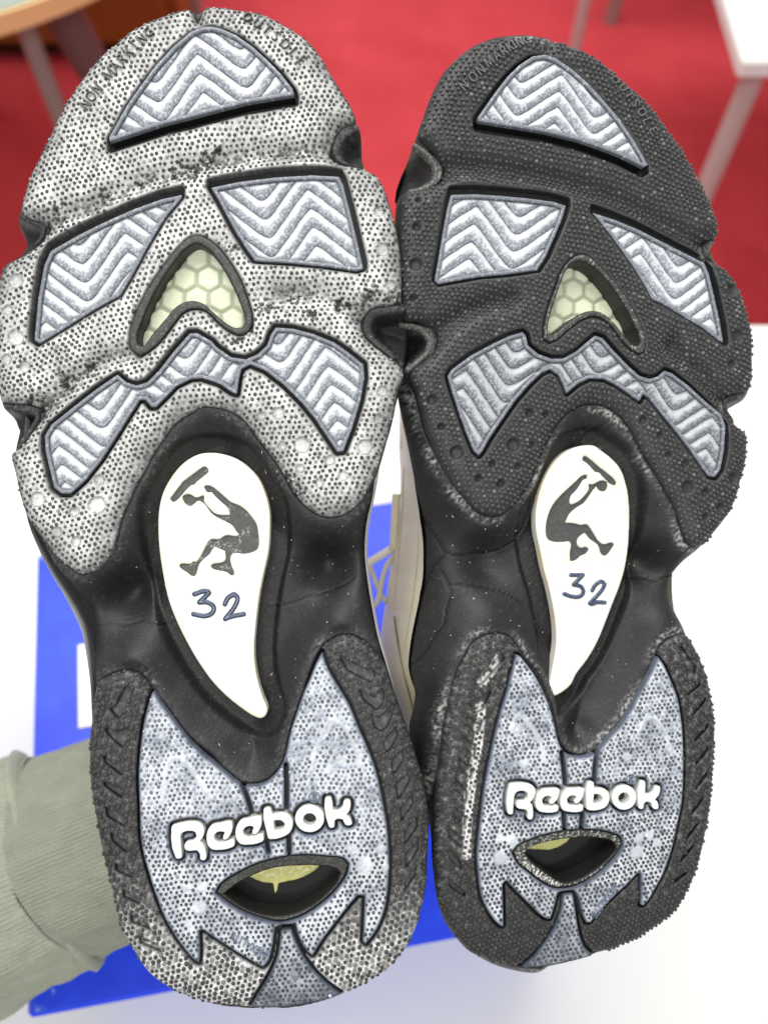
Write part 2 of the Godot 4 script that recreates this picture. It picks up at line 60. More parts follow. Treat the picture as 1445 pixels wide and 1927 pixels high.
const RIGHT := {
	"outsole": [-11.5,157.1,-11.9,159.3,-13.8,160,-15.9,159.9,-22.2,159.4,-27.5,158.3,-32.8,156.5,-37.8,153.5,-42.1,149.8,-45.6,146.1,-48.7,140.8,-51.1,135.2,-53.1,129.5,-54.8,124.6,-55.1,122.5,-52.8,120.9,-48.7,117.5,-46.7,112.8,-47.3,109.4,-50.2,106.7,-56.2,104.9,-59.1,103.8,-60.4,101.4,-60.9,98.5,-61.5,93.5,-61.5,84.6,-61.1,74,-60.6,64.3,-59.3,61.7,-54.8,61.2,-50.6,59.3,-48.7,55.4,-49.5,51.5,-53.3,47.8,-56.9,44.7,-57.5,42,-55.7,38,-54.2,32.5,-52.2,24.8,-49.1,17.9,-46.2,12.1,-42.5,6,-38.4,1.2,-34.9,-2.4,-30.7,-4,-26.6,-3.8,-22.8,-1.3,-19.2,2.7,-15.9,7.3,-13.3,13.3,-10.8,19.3,-7.5,25,-3.2,30.3,1.7,33.7,6,34.7,10.4,34.4,15.1,32.1,19.5,28.1,22.7,23,26.2,16.9,30.6,10.7,34.1,5,37,0.3,39.2,-5.2,40.7,-10.3,43.1,-14.1,46.7,-14.8,49.6,-14.3,52.3,-11.5,56.5,-6.7,60.5,-1.4,62.8,3.9,64.1,8.5,65.8,14.1,66.6,22.2,66.2,25.8,63.2,28.2,59.8,31.2,57.9,34.4,57.5,37.3,60,39.2,64.3,40.3,67.3,41.3,68.5,45,68.7,54,68.5,61.9,67,68.1,65.1,73.2,63.4,77.7,60.5,82,57.1,84.9,53.7,86.8,50.6,88.7,49.2,91.6,51.4,94,54.8,96.1,55.2,98.1,54.8,100.9,52.9,105.7,50.6,110.5,47.7,115.6,44.8,120.1,40.9,126.4,36.3,131.8,31.9,137.1,26.2,142.9,20.5,146.9,15.1,151,9.6,154.7,4,157.1,-1.2,158.5,-6.1,159.5,-9.2,159.5,-10.4,158,-10.8,155.7],
	"window": [1.2,86,-2.5,84,-5.8,79.8,-7.9,74.1,-10.6,67.4,-12.1,60.9,-12.1,56.3,-10,55,-7,56.4,-2.5,60.2,1.9,63.3,5.8,64.7,8.8,64.1,12.1,61.9,16.1,57.4,19.3,54.1,22.8,52.2,25.2,53.7,25.4,57.8,23.2,63.8,19.3,70.3,13.9,77.2,7.8,82.9,4.3,85.5],
	"window_in": [0.6,83.4,-3.1,81.4,-5.6,76.2,-8.3,68.6,-10.4,61.5,-10.6,58,-8.7,58.1,-4.8,61.3,0,64.8,4.7,66.7,9,66.3,12.7,63.9,17.1,59.1,20.4,55.8,22.6,55.3,23.2,57.2,20.4,63.7,16.1,70.7,10,78.1,4.7,82.4],
	"heel": [-38.4,-49.6,-36.7,-46.5,-33.7,-44.6,-30.7,-43.6,-26.6,-43.5,-22.8,-45.1,-20.3,-48.2,-17.7,-51.9,-13.3,-57.2,-10.8,-62.2,-8,-68.9,-6.3,-75.2,-4.8,-81.4,-2.6,-84.5,-0.3,-85.9,2.5,-86.4,5.6,-86,9,-84,13.3,-79.6,17.3,-75.7,20.5,-71.2,23.9,-65.6,26.8,-60.7,29,-56.1,30.8,-52,32.9,-48.9,35.7,-46.9,39,-45.9,42.3,-46.1,45.4,-49.8,48.3,-55.2,50.6,-61,52.3,-68.4,53.5,-76.3,53.7,-84.3,52.9,-97.3,51.9,-107.7,50,-117.4,46.7,-129.5,43.1,-137,38,-144.4,31.9,-148.6,23.9,-153,16.7,-155.3,12.5,-156.4,10.8,-155.5,8.4,-156.3,7.6,-157.6,5.2,-158.2,-2.6,-159.5,-9.6,-160,-15,-159.8,-20.1,-158.8,-26.6,-157,-31.7,-154.5,-36.9,-151.7,-41,-147.2,-45.1,-141.4,-47.6,-134.8,-48.9,-126.3,-49.7,-117.4,-49.7,-111,-49.1,-101,-48.2,-91.3,-47.1,-83,-46.2,-74.2,-44.5,-66.9,-43,-60,-41,-53.7],
	"heel_pad": [-21.8,-50.7,-23.1,-55.8,-25,-63.1,-27.1,-69.4,-29.1,-76.9,-30.8,-84.1,-32.3,-91.5,-33.8,-101.2,-34.9,-111.1,-35.4,-115.7,-34.9,-125,-33.8,-131.8,-30.8,-137.8,-27.4,-141.9,-26.1,-142.5,-26.3,-136.1,-26.5,-127.8,-25.2,-126.7,-21.6,-130.7,-16.3,-136.2,-11.7,-140.6,-9.4,-141.4,-7.9,-136.6,-6.8,-132.4,-4.4,-132,-1,-131.9,0.8,-134.8,2.1,-140.2,3.7,-143.8,5.1,-144,10.7,-138.1,18.7,-131.6,22.6,-128.2,24,-128.7,23.8,-139.4,24.8,-139.7,26.4,-138.2,29.1,-134.3,32.5,-128.8,35.7,-120.3,37.8,-111.7,39.2,-106,40,-95.8,40,-85.5,39.2,-75,37.6,-67.3,34.7,-60.5,32.3,-55.7,30.3,-53.1,28.3,-57.1,25.8,-61.4,23,-66.1,19.7,-71.7,16.5,-76.2,12.5,-80,8.2,-84.4,4.5,-86.4,1,-86.7,-1.7,-86.2,-4.3,-84.6,-6.4,-81.4,-8.1,-74.5,-10,-68.2,-12.7,-62,-15.4,-57.4,-19,-52.7,-20.5,-51.1],
	"wedge": [-4.8,-133.2,-1.4,-133.2,-0.4,-138.7,1,-146.1,3.3,-152.4,6.4,-155.6,4.1,-156.5,-3.7,-157.7,-10.6,-158.2,-15.9,-158.1,-19.2,-157.6,-14.4,-153.3,-10.6,-148.7,-7.5,-143.7,-5.6,-138.6],
	"eye": [-22.9,-117.5,-21,-115.5,-16.9,-113.8,-9.1,-112.1,-1,-111.6,7.4,-112.2,12.7,-113.6,16.1,-115.3,16.9,-118,15.5,-120.8,11.1,-125.1,5.6,-128.7,-0.8,-131,-6.8,-131.1,-11.7,-128.9,-16.9,-124.8,-21,-121.1],
	"eye_in": [-18.1,-118.4,-15.4,-116.6,-7.4,-115.1,0.8,-114.8,10.3,-115.9,14.3,-117.5,15.3,-119.8,11.9,-123.2,6.5,-126.9,0.4,-129.5,-3.9,-129.9,-10.2,-126.1,-15.4,-122],
	"sliver": [-16.2,-120.1,-10.9,-117.1,-2.8,-116,2.7,-116.3,-0.8,-119.4,-6.6,-121.2,-11.5,-120.6],
	"plate": [8.9,20.7,4,20.7,-1.5,18.7,-5.9,15,-9.2,10,-11.3,4.8,-12.7,-1.8,-12.7,-8.6,-11.3,-15.2,-9.8,-22.4,-8,-28.5,-6.4,-35.7,-5.5,-41.9,-5.3,-47.9,-6.3,-54.6,-7.8,-61.7,-8.2,-65,-7,-66.5,-4.9,-66,0,-62.7,2,-59.1,6.4,-53.7,10.1,-47.7,12.9,-41.4,15.8,-34.5,18.6,-27.8,20.4,-21.7,21.6,-14,22,-5.2,21.8,1.6,20.8,7.2,18.6,12.8,15.1,16.5,11.1,19.3],
	"bar": [4.4,16.5,4.9,17.2,5.9,17,10.4,13.6,14.4,10.7,16.9,8.5,17.1,7.4,16.4,6.8,14.2,7.7,13.5,8.5,11.7,10.2,10.7,11.3,9.1,11.6,8.1,12.6,5.8,14.8,4.4,15.5],
	"figure": [13.7,8,13.8,6.3,12.9,4.9,11.4,4.8,10.2,5.5,9.6,6.5,8.4,5.1,6.8,2.9,4.9,0.6,2.5,-0.8,-0.5,-3.3,-1.9,-6.2,1.8,-6.5,3.8,-7,6.1,-6.8,8.1,-9.2,11.4,-13.5,12.7,-13.8,15.5,-13.2,16.4,-14,15,-16,13.4,-17.7,12.2,-17.8,11.2,-16.9,10.2,-14.1,7.1,-11.9,5.3,-9.8,3.8,-10.7,2.5,-12.2,2.6,-14.1,3.8,-15,5.8,-14.7,6.9,-15.6,5.8,-17,3.8,-17.8,1.8,-19.4,-0.2,-19.6,-0.3,-16.5,0.1,-13.7,-0.5,-12.8,-2.3,-12.9,-6.3,-12.8,-8.3,-12,-9.1,-10,-9.1,-7.2,-8.3,-3.6,-6.7,-0.2,-4.1,2.9,-0.8,5.9,1.8,8.1,3.8,10,5.1,10.5,6.3,10.5,6.1,9.1,4.8,8.8,3.5,6.9,1.8,4.7,0.2,3.2,-0.3,0.7,0.2,0.1,2.5,1,5.1,3.2,6.8,5.7,6.6,7.4,8.1,7.2,9.7,7.9,11.4,8.6,12.7,8.5],
	"silhouette": [-5.4,166.5,-10.8,167.5,-17.4,167,-28.5,163.9,-38.3,156.9,-45.2,147.4,-49.8,135.6,-52.3,128.7,-54.6,122.2,-56.7,116.5,-58.4,110.3,-59.3,104.5,-59.7,98,-59.7,79.5,-59,64.7,-59.3,53.6,-59,44.4,-58.6,37.6,-57.3,30.9,-55.2,21.4,-53.6,13.6,-51.6,3.4,-50,-3.7,-48.9,-11.3,-48.7,-18.9,-48.9,-25.6,-50.4,-34.3,-52.1,-42.1,-53.5,-49.7,-54.2,-57.8,-53.5,-61.7,-52.3,-65.9,-52.9,-71,-54.4,-78.2,-53.3,-89,-50.4,-102.2,-47.2,-113.6,-46,-123,-45,-132.4,-43.7,-141.3,-41,-147.9,-36.7,-153.9,-27.3,-161.4,-18.6,-165.1,-9.8,-166.8,-1.1,-160.7,9.2,-158.8,18.5,-156.5,33.8,-149.6,44.8,-138.2,50.7,-121.1,53.6,-109,55.3,-85.3,54,-69.2,50.2,-56.1,46.5,-49.6,44.2,-43.8,42.3,-39,41.9,-33.6,42.3,-28.3,43.5,-24.1,45.8,-20,49.8,-16.4,54.9,-11.4,62.8,-1,66.4,9.5,68.6,22.5,68.6,26.5,66.4,28.6,65.1,31.5,66,35.4,69.4,38.6,70.5,45.6,70.7,54.7,70.5,62.7,67.1,74.2,62.3,83,57.9,88.6,57.6,93.4,57.4,99.3,54.7,107,49.4,117,42.5,128,33.4,138.8,21.9,148.7,10.8,156.4,-0.1,160.2],
	"pads": [{"loop": [-12.2,152.3,-16.5,151.3,-21.3,147.8,-25.4,143.5,-29.5,138.1,-33,133,-35.8,128.9,-35.4,127.7,-28,127.2,-20.1,126.7,-12.2,126.1,-0.3,124.4,7.6,122.5,15.9,120.2,24,117,25.6,117.9,23.4,121.6,19.6,127.2,14.7,133.3,9.2,138.8,3.9,143.8,-2.1,148.3,-8.4,151.6]}, {"loop": [-44.1,103.7,-36.1,104.5,-27,104.6,-16.4,104.4,-7.9,103.9,-3.3,102.8,-4.6,98.3,-7.3,92.1,-10.6,84.8,-13.7,80.1,-24.3,78.1,-34.6,76.7,-44.8,74.4,-48.5,73.5,-49.8,74.6,-48.5,81.8,-47,90.7,-45.4,99.2]}, {"loop": [6.3,101.1,14.6,99.2,22.8,96.6,31.2,93.2,39.6,89.8,48.9,86,50.6,82.7,52.8,74.5,55.1,65.1,56.4,57.8,54.1,59,48.3,62.9,39.6,67.3,32.3,71,29,72,26.8,75.6,22.2,82.6,16.2,90.1,10.6,96.7]}, {"loop": [-19.3,58.6,-18.1,57.7,-17.2,54.1,-13.6,51.4,-8.8,49.9,-4.5,50.2,0.3,52.9,4.2,56.2,7.1,58.5,9.9,57.7,14.2,53.3,19.6,48.3,23.6,45.1,27.4,44.1,30.7,45.1,33.1,47.2,35.9,46.4,42.1,42.3,48.9,36.8,55.3,32.2,56.8,28.1,56.2,19.2,54.7,12.4,52.6,9.9,50.1,10.3,47.2,13.8,42.1,20.5,36.3,27.2,30.9,33.2,27.4,37.4,25,38.8,23.6,36.2,19.6,38.7,15.2,41.5,10.3,43.6,5,43.6,0.7,41.6,-3.4,38.2,-4.5,41.1,-6.3,44.5,-9.2,46.3,-12.4,44.9,-16.6,41.1,-21.9,35.1,-26.6,28.5,-30.8,22.5,-33.4,18,-34.7,16.5,-36.3,17.9,-38.9,23.8,-41.5,30.7,-44.1,38.4,-45.5,42.8,-44.1,45.1,-37.5,50,-29.6,54.4,-24,57.1]}],
	"zigzags": [{"turn": -8, "u": -39.77, "v": 134.42, "half": 13.84, "slope": 1.0, "period": 5.65, "z": 1.6}, {"turn": -8, "u": -33.54, "v": 90.13, "half": 14.93, "slope": 1.0, "period": 6.01, "z": -1.4}, {"turn": -8, "u": 27.24, "v": 84.97, "half": 14.93, "slope": 1.05, "period": 5.83, "z": -1.4}, {"turn": -12, "u": -31.80, "v": 42.00, "half": 15.30, "slope": 1.0, "period": 5.83, "z": -0.7}],
	"letters": [{"name": "R", "loops": [[-24.7,-94.8,-24.3,-94,-23.3,-93.7,-17.9,-94.1,-15.9,-95,-14.9,-96.6,-15,-98.3,-15.9,-100,-16.7,-100.7,-16,-101.7,-15.7,-103.6,-15.9,-106.3,-16.5,-106.8,-17.5,-106.7,-18.1,-106,-17.9,-104.5,-18.5,-103.3,-21.5,-102.6,-22,-101.9,-21.8,-100.5,-20.9,-99.7,-19,-99.7,-17.9,-99,-18,-97.8,-18.7,-97.2,-21.3,-97,-22.1,-97.7,-22.5,-99.4,-22.8,-104.2,-23.4,-104.6,-24.7,-104.4,-25.1,-103.9]]}, {"name": "e", "loops": [[-15,-99.8,-14.1,-97.7,-12.4,-96.4,-10.2,-96.3,-6.6,-96.6,-6.1,-97.2,-6.6,-99.4,-7.7,-101.2,-9,-102,-10,-101.9,-10.2,-101.1,-9.4,-99.8,-9.8,-99.4,-11.4,-99.3,-12.4,-100,-12.3,-101.2,-11.3,-102.1,-7.1,-102.1,-6.6,-102.7,-6.8,-104.3,-7.5,-104.8,-12.6,-104.6,-14.2,-103.9,-15.1,-102.2]]}, {"name": "e", "loops": [[-6,-100.1,-5.1,-98.1,-3.4,-96.7,-1.2,-96.7,2.4,-97,2.9,-97.5,2.4,-99.8,1.3,-101.6,0,-102.4,-1,-102.3,-1.2,-101.5,-0.4,-100.2,-0.8,-99.8,-2.4,-99.7,-3.4,-100.4,-3.3,-101.6,-2.3,-102.5,1.9,-102.5,2.4,-103.1,2.3,-104.8,1.5,-105.3,-3.6,-105,-5.3,-104.3,-6.1,-102.6]]}, {"name": "b", "loops": [[3.6,-95.4,4.1,-94.9,5.6,-94.9,6.3,-95.4,6.4,-97.4,7.2,-97.2,9.9,-97.6,11.6,-99,12.1,-101.4,11.2,-103.7,9.4,-104.9,4.1,-105,3.3,-104.5], [6.3,-99.6,8.3,-100,9.3,-101.1,8.8,-102.2,7.3,-102.5,6.1,-102.3]]}, {"name": "o", "loops": [[22,-102.3,21.6,-103.4,20.9,-104.4,20,-105.2,18.9,-105.6,17.7,-105.8,16.5,-105.7,15.3,-105.3,14.3,-104.6,13.4,-103.7,12.9,-102.6,12.6,-101.4,12.7,-100.2,13.1,-99.1,13.7,-98.2,14.6,-97.4,15.7,-97,16.9,-96.8,18.2,-96.9,19.3,-97.3,20.4,-98,21.2,-98.9,21.8,-100,22,-101.2], [19.1,-102,19,-102.4,18.7,-102.8,18.3,-103,17.9,-103.2,17.4,-103.3,16.9,-103.2,16.5,-103.1,16.1,-102.8,15.7,-102.4,15.5,-102,15.4,-101.6,15.4,-101.1,15.6,-100.7,15.8,-100.4,16.2,-100.1,16.6,-99.9,17.1,-99.8,17.6,-99.9,18.1,-100,18.5,-100.3,18.8,-100.7,19,-101.1,19.1,-101.5]]}, {"name": "k", "loops": [[23,-96.3,23.6,-95.6,25,-95.8,25.4,-96.6,25.3,-100.2,26.6,-100.5,28.1,-99.7,28.7,-98.2,29.4,-97.8,30.8,-98.1,31.1,-99,30.5,-101.4,29.2,-102.7,30.2,-103.9,30.4,-106,29.7,-106.4,28.1,-106,27.6,-105.1,27.3,-104,25.8,-103.5,25,-103.9,24.7,-105.6,23.9,-106,22.8,-105.7,22.5,-104.9]]}],
	"digits": [{"stroke": [-0.1,-24.4,4.4,-24.5,0.9,-27.8,3.8,-28.6,4.6,-30.4,3.3,-31.9,0.8,-32,-2.5,-31]}, {"stroke": [7.9,-29.9,9.1,-28,11.4,-26.9,12.6,-27.8,11.7,-29.6,6.9,-34.4,7.7,-34.7,9.7,-34.1,12.6,-34.3]}],
	"digit_r": 0.85, "hex": 4.37,
	"chevrons": [{"loop": [-27,-50.4,-25.5,-51.8,-33.7,-60.4,-36.3,-60.3,-34.6,-57.1]}, {"loop": [-38.1,-66.6,-35.1,-65.4,-31.1,-62.5,-30.5,-63.3,-33.4,-68.8,-35.7,-69.8]}, {"loop": [-39.2,-71,-35.7,-73.1,-33.4,-72.1,-34.6,-75.9,-36.3,-76.4,-38.9,-73.5]}, {"loop": [-40.3,-77,-36,-81.4,-36.3,-85,-40,-80.1]}, {"loop": [-42,-84.4,-36.9,-89.1,-37.7,-91.8,-41.7,-87.2]}, {"loop": [-42.9,-91.5,-38.9,-96.2,-39.2,-99.5,-42.6,-94.8]}, {"loop": [-43.7,-100.8,-39.4,-104.4,-39.7,-107.2,-43.2,-104.2]}, {"loop": [-45.2,-107.3,-40.6,-112.1,-40.3,-115.1,-44.9,-110.7]}, {"loop": [-45.4,-115,-41.2,-119.2,-40.6,-122.6,-45.2,-117.8]}, {"loop": [-44.9,-125,-39.4,-129.8,-39.7,-131.2,-44.9,-127.5]}, {"loop": [39,-48.7,43.8,-55.6,45.7,-57.1,44.7,-60,39.6,-54.5]}, {"loop": [42,-65.7,46.9,-62.3,47,-63.9,42.1,-67.2]}, {"loop": [43.7,-73,49,-68,49.2,-69.6,43.8,-74.5]}, {"loop": [44.5,-82.5,49.9,-77.3,50,-78.9,44.6,-84]}, {"loop": [44.9,-90.8,50,-85.3,50.1,-87,45,-92.3]}, {"loop": [44.7,-99.6,49.6,-94.1,49.8,-95.8,44.9,-101.1]}, {"loop": [43.1,-108.2,47.9,-102.8,48.1,-104.4,43.2,-109.7]}, {"loop": [41.4,-116.8,46.2,-111.4,46.3,-113.1,41.5,-118.3]}, {"loop": [39,-124.7,44.1,-119.6,44.2,-121.2,39.1,-126.2]}, {"loop": [36.2,-132,42.1,-128.2,42.2,-129.8,36.3,-133.5]}],
	"flex": [{"stroke": [-50.7,111.2,-38.8,113.5,-23.9,113.3,-6.8,111.5,8.8,108.1,26.7,101.9,40.8,95.4,49.1,92.2]}, {"stroke": [-50.1,56.6,-40.6,63.4,-29.5,68.2,-23.5,69.5]}, {"stroke": [56.5,36,49.1,44.2,40.8,51.5,36.4,56]}],
	"heel_grooves": [{"stroke": [-5.4,-84.6,-4.6,-90.8,-4.1,-95.4]}, {"stroke": [7.6,-84.2,6.8,-89.6,6.4,-95.4]}, {"stroke": [-4.6,-105.3,-4.4,-110.8]}, {"stroke": [2.1,-105.8,1.7,-111.2]}],
	"leaf": [{"stroke": [-23.5,-76.6,-22.4,-72.2,-21,-71.2,-18.6,-73.1,-14.4,-79,-11.2,-87.7]}, {"stroke": [22.6,-78.9,24.8,-75.5,28.3,-74.3,32.1,-78.4,35.5,-87.7]}],
	"lips": [{"stroke": [-55.4,120.7,-50.7,116.8,-48.5,112.1,-49.2,108.7,-52.3,106.3,-57.3,104.7]}, {"stroke": [-60.2,60.3,-55.5,59.6,-52.3,57.6,-50.7,54.7,-51.4,51.3,-54.8,48,-58.2,45.1]}, {"stroke": [53.2,94.9,50.7,92.6,48.6,90.6,50.7,88.1,54,86.4]}, {"stroke": [65.3,39.6,61.6,38.7,57.4,36.7,58,33.4,61.1,30.4]}],
	"cracks": [{"stroke": [-52.5,-2.9,-49.7,-4.5,-47.8,-7.6,-45.6,-11.7,-43.5,-16.3,-42.6,-17,-33.2,-17.1,-25.6,-16.4,-20.8,-13.7,-16.9,-10.1,-15,-5.5,-14,1.9]}, {"stroke": [-43.4,-17,-46.3,-20.9,-47.8,-25.2,-49.1,-29.7,-50.8,-33.3,-53.2,-35.2]}, {"stroke": [-43,-28,-34.1,-27.8,-27.5,-29.2,-20.8,-31.5,-16,-34.9]}, {"stroke": [-44.1,-23.5,-42,-29.8,-43.5,-36.1,-44.5,-40.8,-47.3,-45.1,-51,-52.1,-54.7,-57.4]}, {"stroke": [20.5,-26.3,26.8,-26.6,30.9,-26.2,35,-27.1,40.2,-25.8,43.1,-24.5]}, {"stroke": [-8.6,13,-10.5,8.3,-12.1,1.9]}, {"stroke": [11.6,28.1,8,25.3,6.6,22.4]}],
	"dents": [{"stroke": [-54.3,114.1,-57.9,108.5]}, {"stroke": [-60.6,54.1,-55.2,54.3]}, {"stroke": [52.8,91.3,53.2,89]}, {"stroke": [61.1,35.1,62.6,33.3]}],
	"smear": [{"stroke": [-34,-67.7,-34.7,-76.6,-35.3,-82.2,-36.9,-89.6,-38,-99,-39.1,-109.9,-39,-117.2]}, {"stroke": [-28,-51.9,-30.4,-55.7,-33.6,-59.7]}],
	"discs": [-56.1,91.8,1.6,-56.3,79.4,2.2,-55.5,100.8,1.1,-57.3,68.3,1.3,-50.8,34.8,1.8,-22.7,20.2,2.4,-42.4,17.3,2.4,-16.9,31.1,1.6,-11.2,30.7,1.3,-16.1,20.3,1.3,-30.2,13.7,1.3,-21,12.9,1.3,-34.9,8.8,1.3,-27.1,7.1,1.5,-47.7,25.9,1.3,58.8,76.7,2.2,61.1,60.3,2.2,58.8,50.2,1.5,24.8,29.5,1.5,31.1,24.4,1.3,34.3,17.4,1.3,40.6,14.5,1.6,41.7,6.2,2.4,59.5,9.7,2,48.4,4.4,1.5,54.2,-0.9,1.6,48.4,-4.2,1.3],
	"heel_discs": [-27.3,-119,2.2,-27.8,-112.7,1.3,-23.5,-113.5,1.6,22.4,-120.8,2.2,23,-116,1.8,27.1,-115.2,1.5,29.7,-117.8,1.5,-21.6,-75.4,1.8,-19.2,-88.1,1.5,18.7,-87.5,1.6,26.2,-74,1.5],
	"patches": [],
	"pits": [29.7,-21.5,7.6,9,-28.6,-20.1,9.5,6,-44.3,-5.4,5.5,2,2.9,-78.4,4.7,2],
	"bumps": [31.7,-39,8.4,3,-31.4,-33.9,8.4,3],
	"text": [["N", -40.2, 139.5, 46, 2.7], ["O", -37.1, 142.6, 44, 2.7], ["N", -34.5, 145.2, 43, 2.7], ["M", -31.7, 148.3, 41, 2.7], ["A", -28.9, 150.6, 39, 2.7], ["R", -26.5, 152.4, 36, 2.7], ["K", -24.3, 154.1, 33, 2.7], ["I", -22.6, 155.2, 30, 2.7], ["N", -20.7, 156.3, 27, 2.7], ["G", -18, 157.3, 22, 2.7], ["O", 13.9, 146.8, -52, 2.7], ["U", 16.7, 144.3, -54, 2.7], ["T", 18.9, 141.8, -56, 2.7], ["S", 21.2, 139.1, -58, 2.7], ["O", 23.6, 136.3, -60, 2.7], ["L", 25.4, 133.5, -62, 2.7], ["E", 27.9, 130.4, -64, 2.7]],
	"small_text": [10, -136.2, -130, 1.5, 11.3],
	"reg": [19.9, -95.1, 1.6],
	"tooth": [-4.4, -148.9, 1.6],
	"upper": [{"z": -24, "loop": [-3.1,163.2,20.1,159.6,41.7,139.5,57.2,112.3,66.2,88.3,71.8,64,70.7,39.3,68.4,18.8,63.9,0.3,55,-11.9,48.8,-20,47.4,-32.1,48.8,-42.3,51.6,-52.5,57.2,-71,59.4,-91.4,57.2,-115.8,52.7,-135.8,41.7,-153.1,22.2,-161.3,3.2,-162.5,-15.4,-159.7,-31.6,-148.5,-37.6,-132.6,-40.4,-117,-43.2,-101.4,-46.3,-87.9,-48.7,-75.3,-50.2,-66.7,-51,-59.4,-50.4,-51,-49.1,-43.2,-47.3,-35.2,-45.9,-26.3,-45.5,-19.4,-45.7,-11.5,-46.9,-3.7,-48.5,3.6,-50.6,14,-52,22,-52.6,31.9,-52.4,47.8,-51.4,66.9,-50.4,89.8,-46.5,113,-37.6,136.7,-21.5,155.5]}, {"z": -66, "loop": [11.1,177.4,35.1,172.9,57.1,152,72.1,123.1,82.2,98.2,84.8,72.8,82.2,44.8,74.6,21.5,67.1,0.7,57.1,-13.1,52.2,-22.2,50.9,-35.9,52.2,-47.4,55.9,-58.9,60.8,-79.8,62.1,-102.8,58.4,-130.1,52.2,-150.3,39.9,-167.6,25.4,-173.1,11.1,-172.9,-5.3,-165.9,-21.4,-151.3,-30.4,-133,-37.2,-119.5,-43.9,-106,-49.5,-94.8,-51.7,-85,-53.6,-75.2,-54.5,-66.9,-54.5,-57.4,-53.6,-48.6,-52.1,-39.6,-50.8,-29.4,-49.7,-21.6,-48.3,-12.8,-47.2,-3.9,-46.3,4.4,-46.1,16.3,-46.8,25.4,-47,36.7,-46.1,54.7,-42.8,76.6,-39.4,102.9,-33.8,127.2,-24.8,149.8,-8.7,168.8]}],
	"tubes": [{"called": "strap", "r": 1.82, "z": [-70, -70], "stroke": [-48.4,4.9,-49.1,-7.2,-49.7,-18.3]}, {"called": "lace", "r": 1.64, "z": [-76, -76], "stroke": [-62.1,-25.6,-55.8,-21.7,-48,-17.3]}, {"called": "lace_loop", "r": 1.09, "z": [-74, -74], "stroke": [-47.6,-19.4,-51.4,-24.3,-53.9,-31.5,-55.4,-38.8,-57.2,-41.2,-59.7,-39.1]}, {"called": "lace_loop", "r": 1.09, "z": [-77, -77], "stroke": [-59.2,-22.8,-56.5,-29.7,-54.4,-35.1,-52.4,-39.1,-48.1,-41.7]}, {"called": "eyelet_tab", "r": 1.27, "z": [-68, -68], "stroke": [-45.2,33.2,-46.4,23.4]}, {"called": "eyelet_tab", "r": 1.27, "z": [-68, -68], "stroke": [-44.8,12.3,-45.9,3.8]}, {"called": "eyelet_tab", "r": 1.46, "z": [-69, -69], "stroke": [-49.5,-26.2,-50.6,-34.4]}, {"called": "seam", "r": 0.35, "z": [-54, -29], "stroke": [-52.6,-43.5,-52.8,-49.1,-52.6,-55.5,-52.2,-61.7,-51.5,-68.7,-50.5,-75.4]}, {"called": "panel_seam", "r": 0.22, "z": [-60, -52], "stroke": [-47.4,15.3,-48.5,-1.7,-50.3,-18.6,-52.2,-33.1,-53.2,-41.2]}, {"called": "panel_seam", "r": 0.22, "z": [-40, -36], "stroke": [-47.1,14.3,-46.2,-1.8,-46.8,-17.8,-48.5,-31.7,-50.9,-45.4,-53.1,-54.2]}, {"called": "collar_pad", "r": 2.00, "z": [-70, -70], "stroke": [-51.5,-46.6,-51.3,-57.5,-49.5,-69.6,-46.8,-80.7,-44.1,-91.8]}],
}
const RIGHT_AT := Transform3D(Vector3(0.98163, -0.16940, -0.08781), Vector3(0.00000, 0.46020, -0.88782), Vector3(0.19081, 0.87150, 0.45174), Vector3(0.06601, 1.10189, -0.13656))
const ARM := [
	[-0.3064, 0.8824, -0.0130, 66.0],
	[-0.2578, 0.8914, -0.0195, 64.0],
	[-0.2207, 0.8995, -0.0243, 62.0],
	[-0.1973, 0.9081, -0.0300, 58.0],
	[-0.1796, 0.9160, -0.0344, 54.0],
	[-0.1622, 0.9211, -0.0399, 51.5],
	[-0.1524, 0.9236, -0.0425, 49.0],
	[-0.1475, 0.9254, -0.0438, 48.0],
	[-0.1378, 0.9332, -0.0458, 47.0],
	[-0.1139, 0.9428, -0.0535, 45.0],
	[-0.0935, 0.9499, -0.0607, 43.0],
]

func _ready():
	rng.seed = 41
	set_camera()
	set_light()
	set_materials()
	room()
	box()
	shoe(LEFT, LEFT_AT, "left_shoe", "basketball shoe with chalky white, dark dotted forefoot sole, in front of the sleeve", false)
	shoe(RIGHT, RIGHT_AT, "right_shoe", "basketball shoe with clean black pebbled forefoot sole, right of the white dotted one", true)
	arm()

# ------------------------------------------------------------------ camera, light
func set_camera():
	var cam := Camera3D.new()
	cam.name = "camera"
	var a := CameraAttributesPhysical.new()
	a.frustum_focal_length = 19.97
	a.frustum_focus_distance = 0.281
	a.frustum_near = 0.02
	a.frustum_far = 40.0
	a.exposure_aperture = 5.0
	cam.attributes = a
	cam.fov = 62.0
	cam.near = 0.02
	cam.far = 40.0
	cam.position = Vector3(0, 1.36, 0)
	cam.rotation_degrees = Vector3(-62.6, 0, 0)
	add_child(cam)
	cam.fov = 62.0

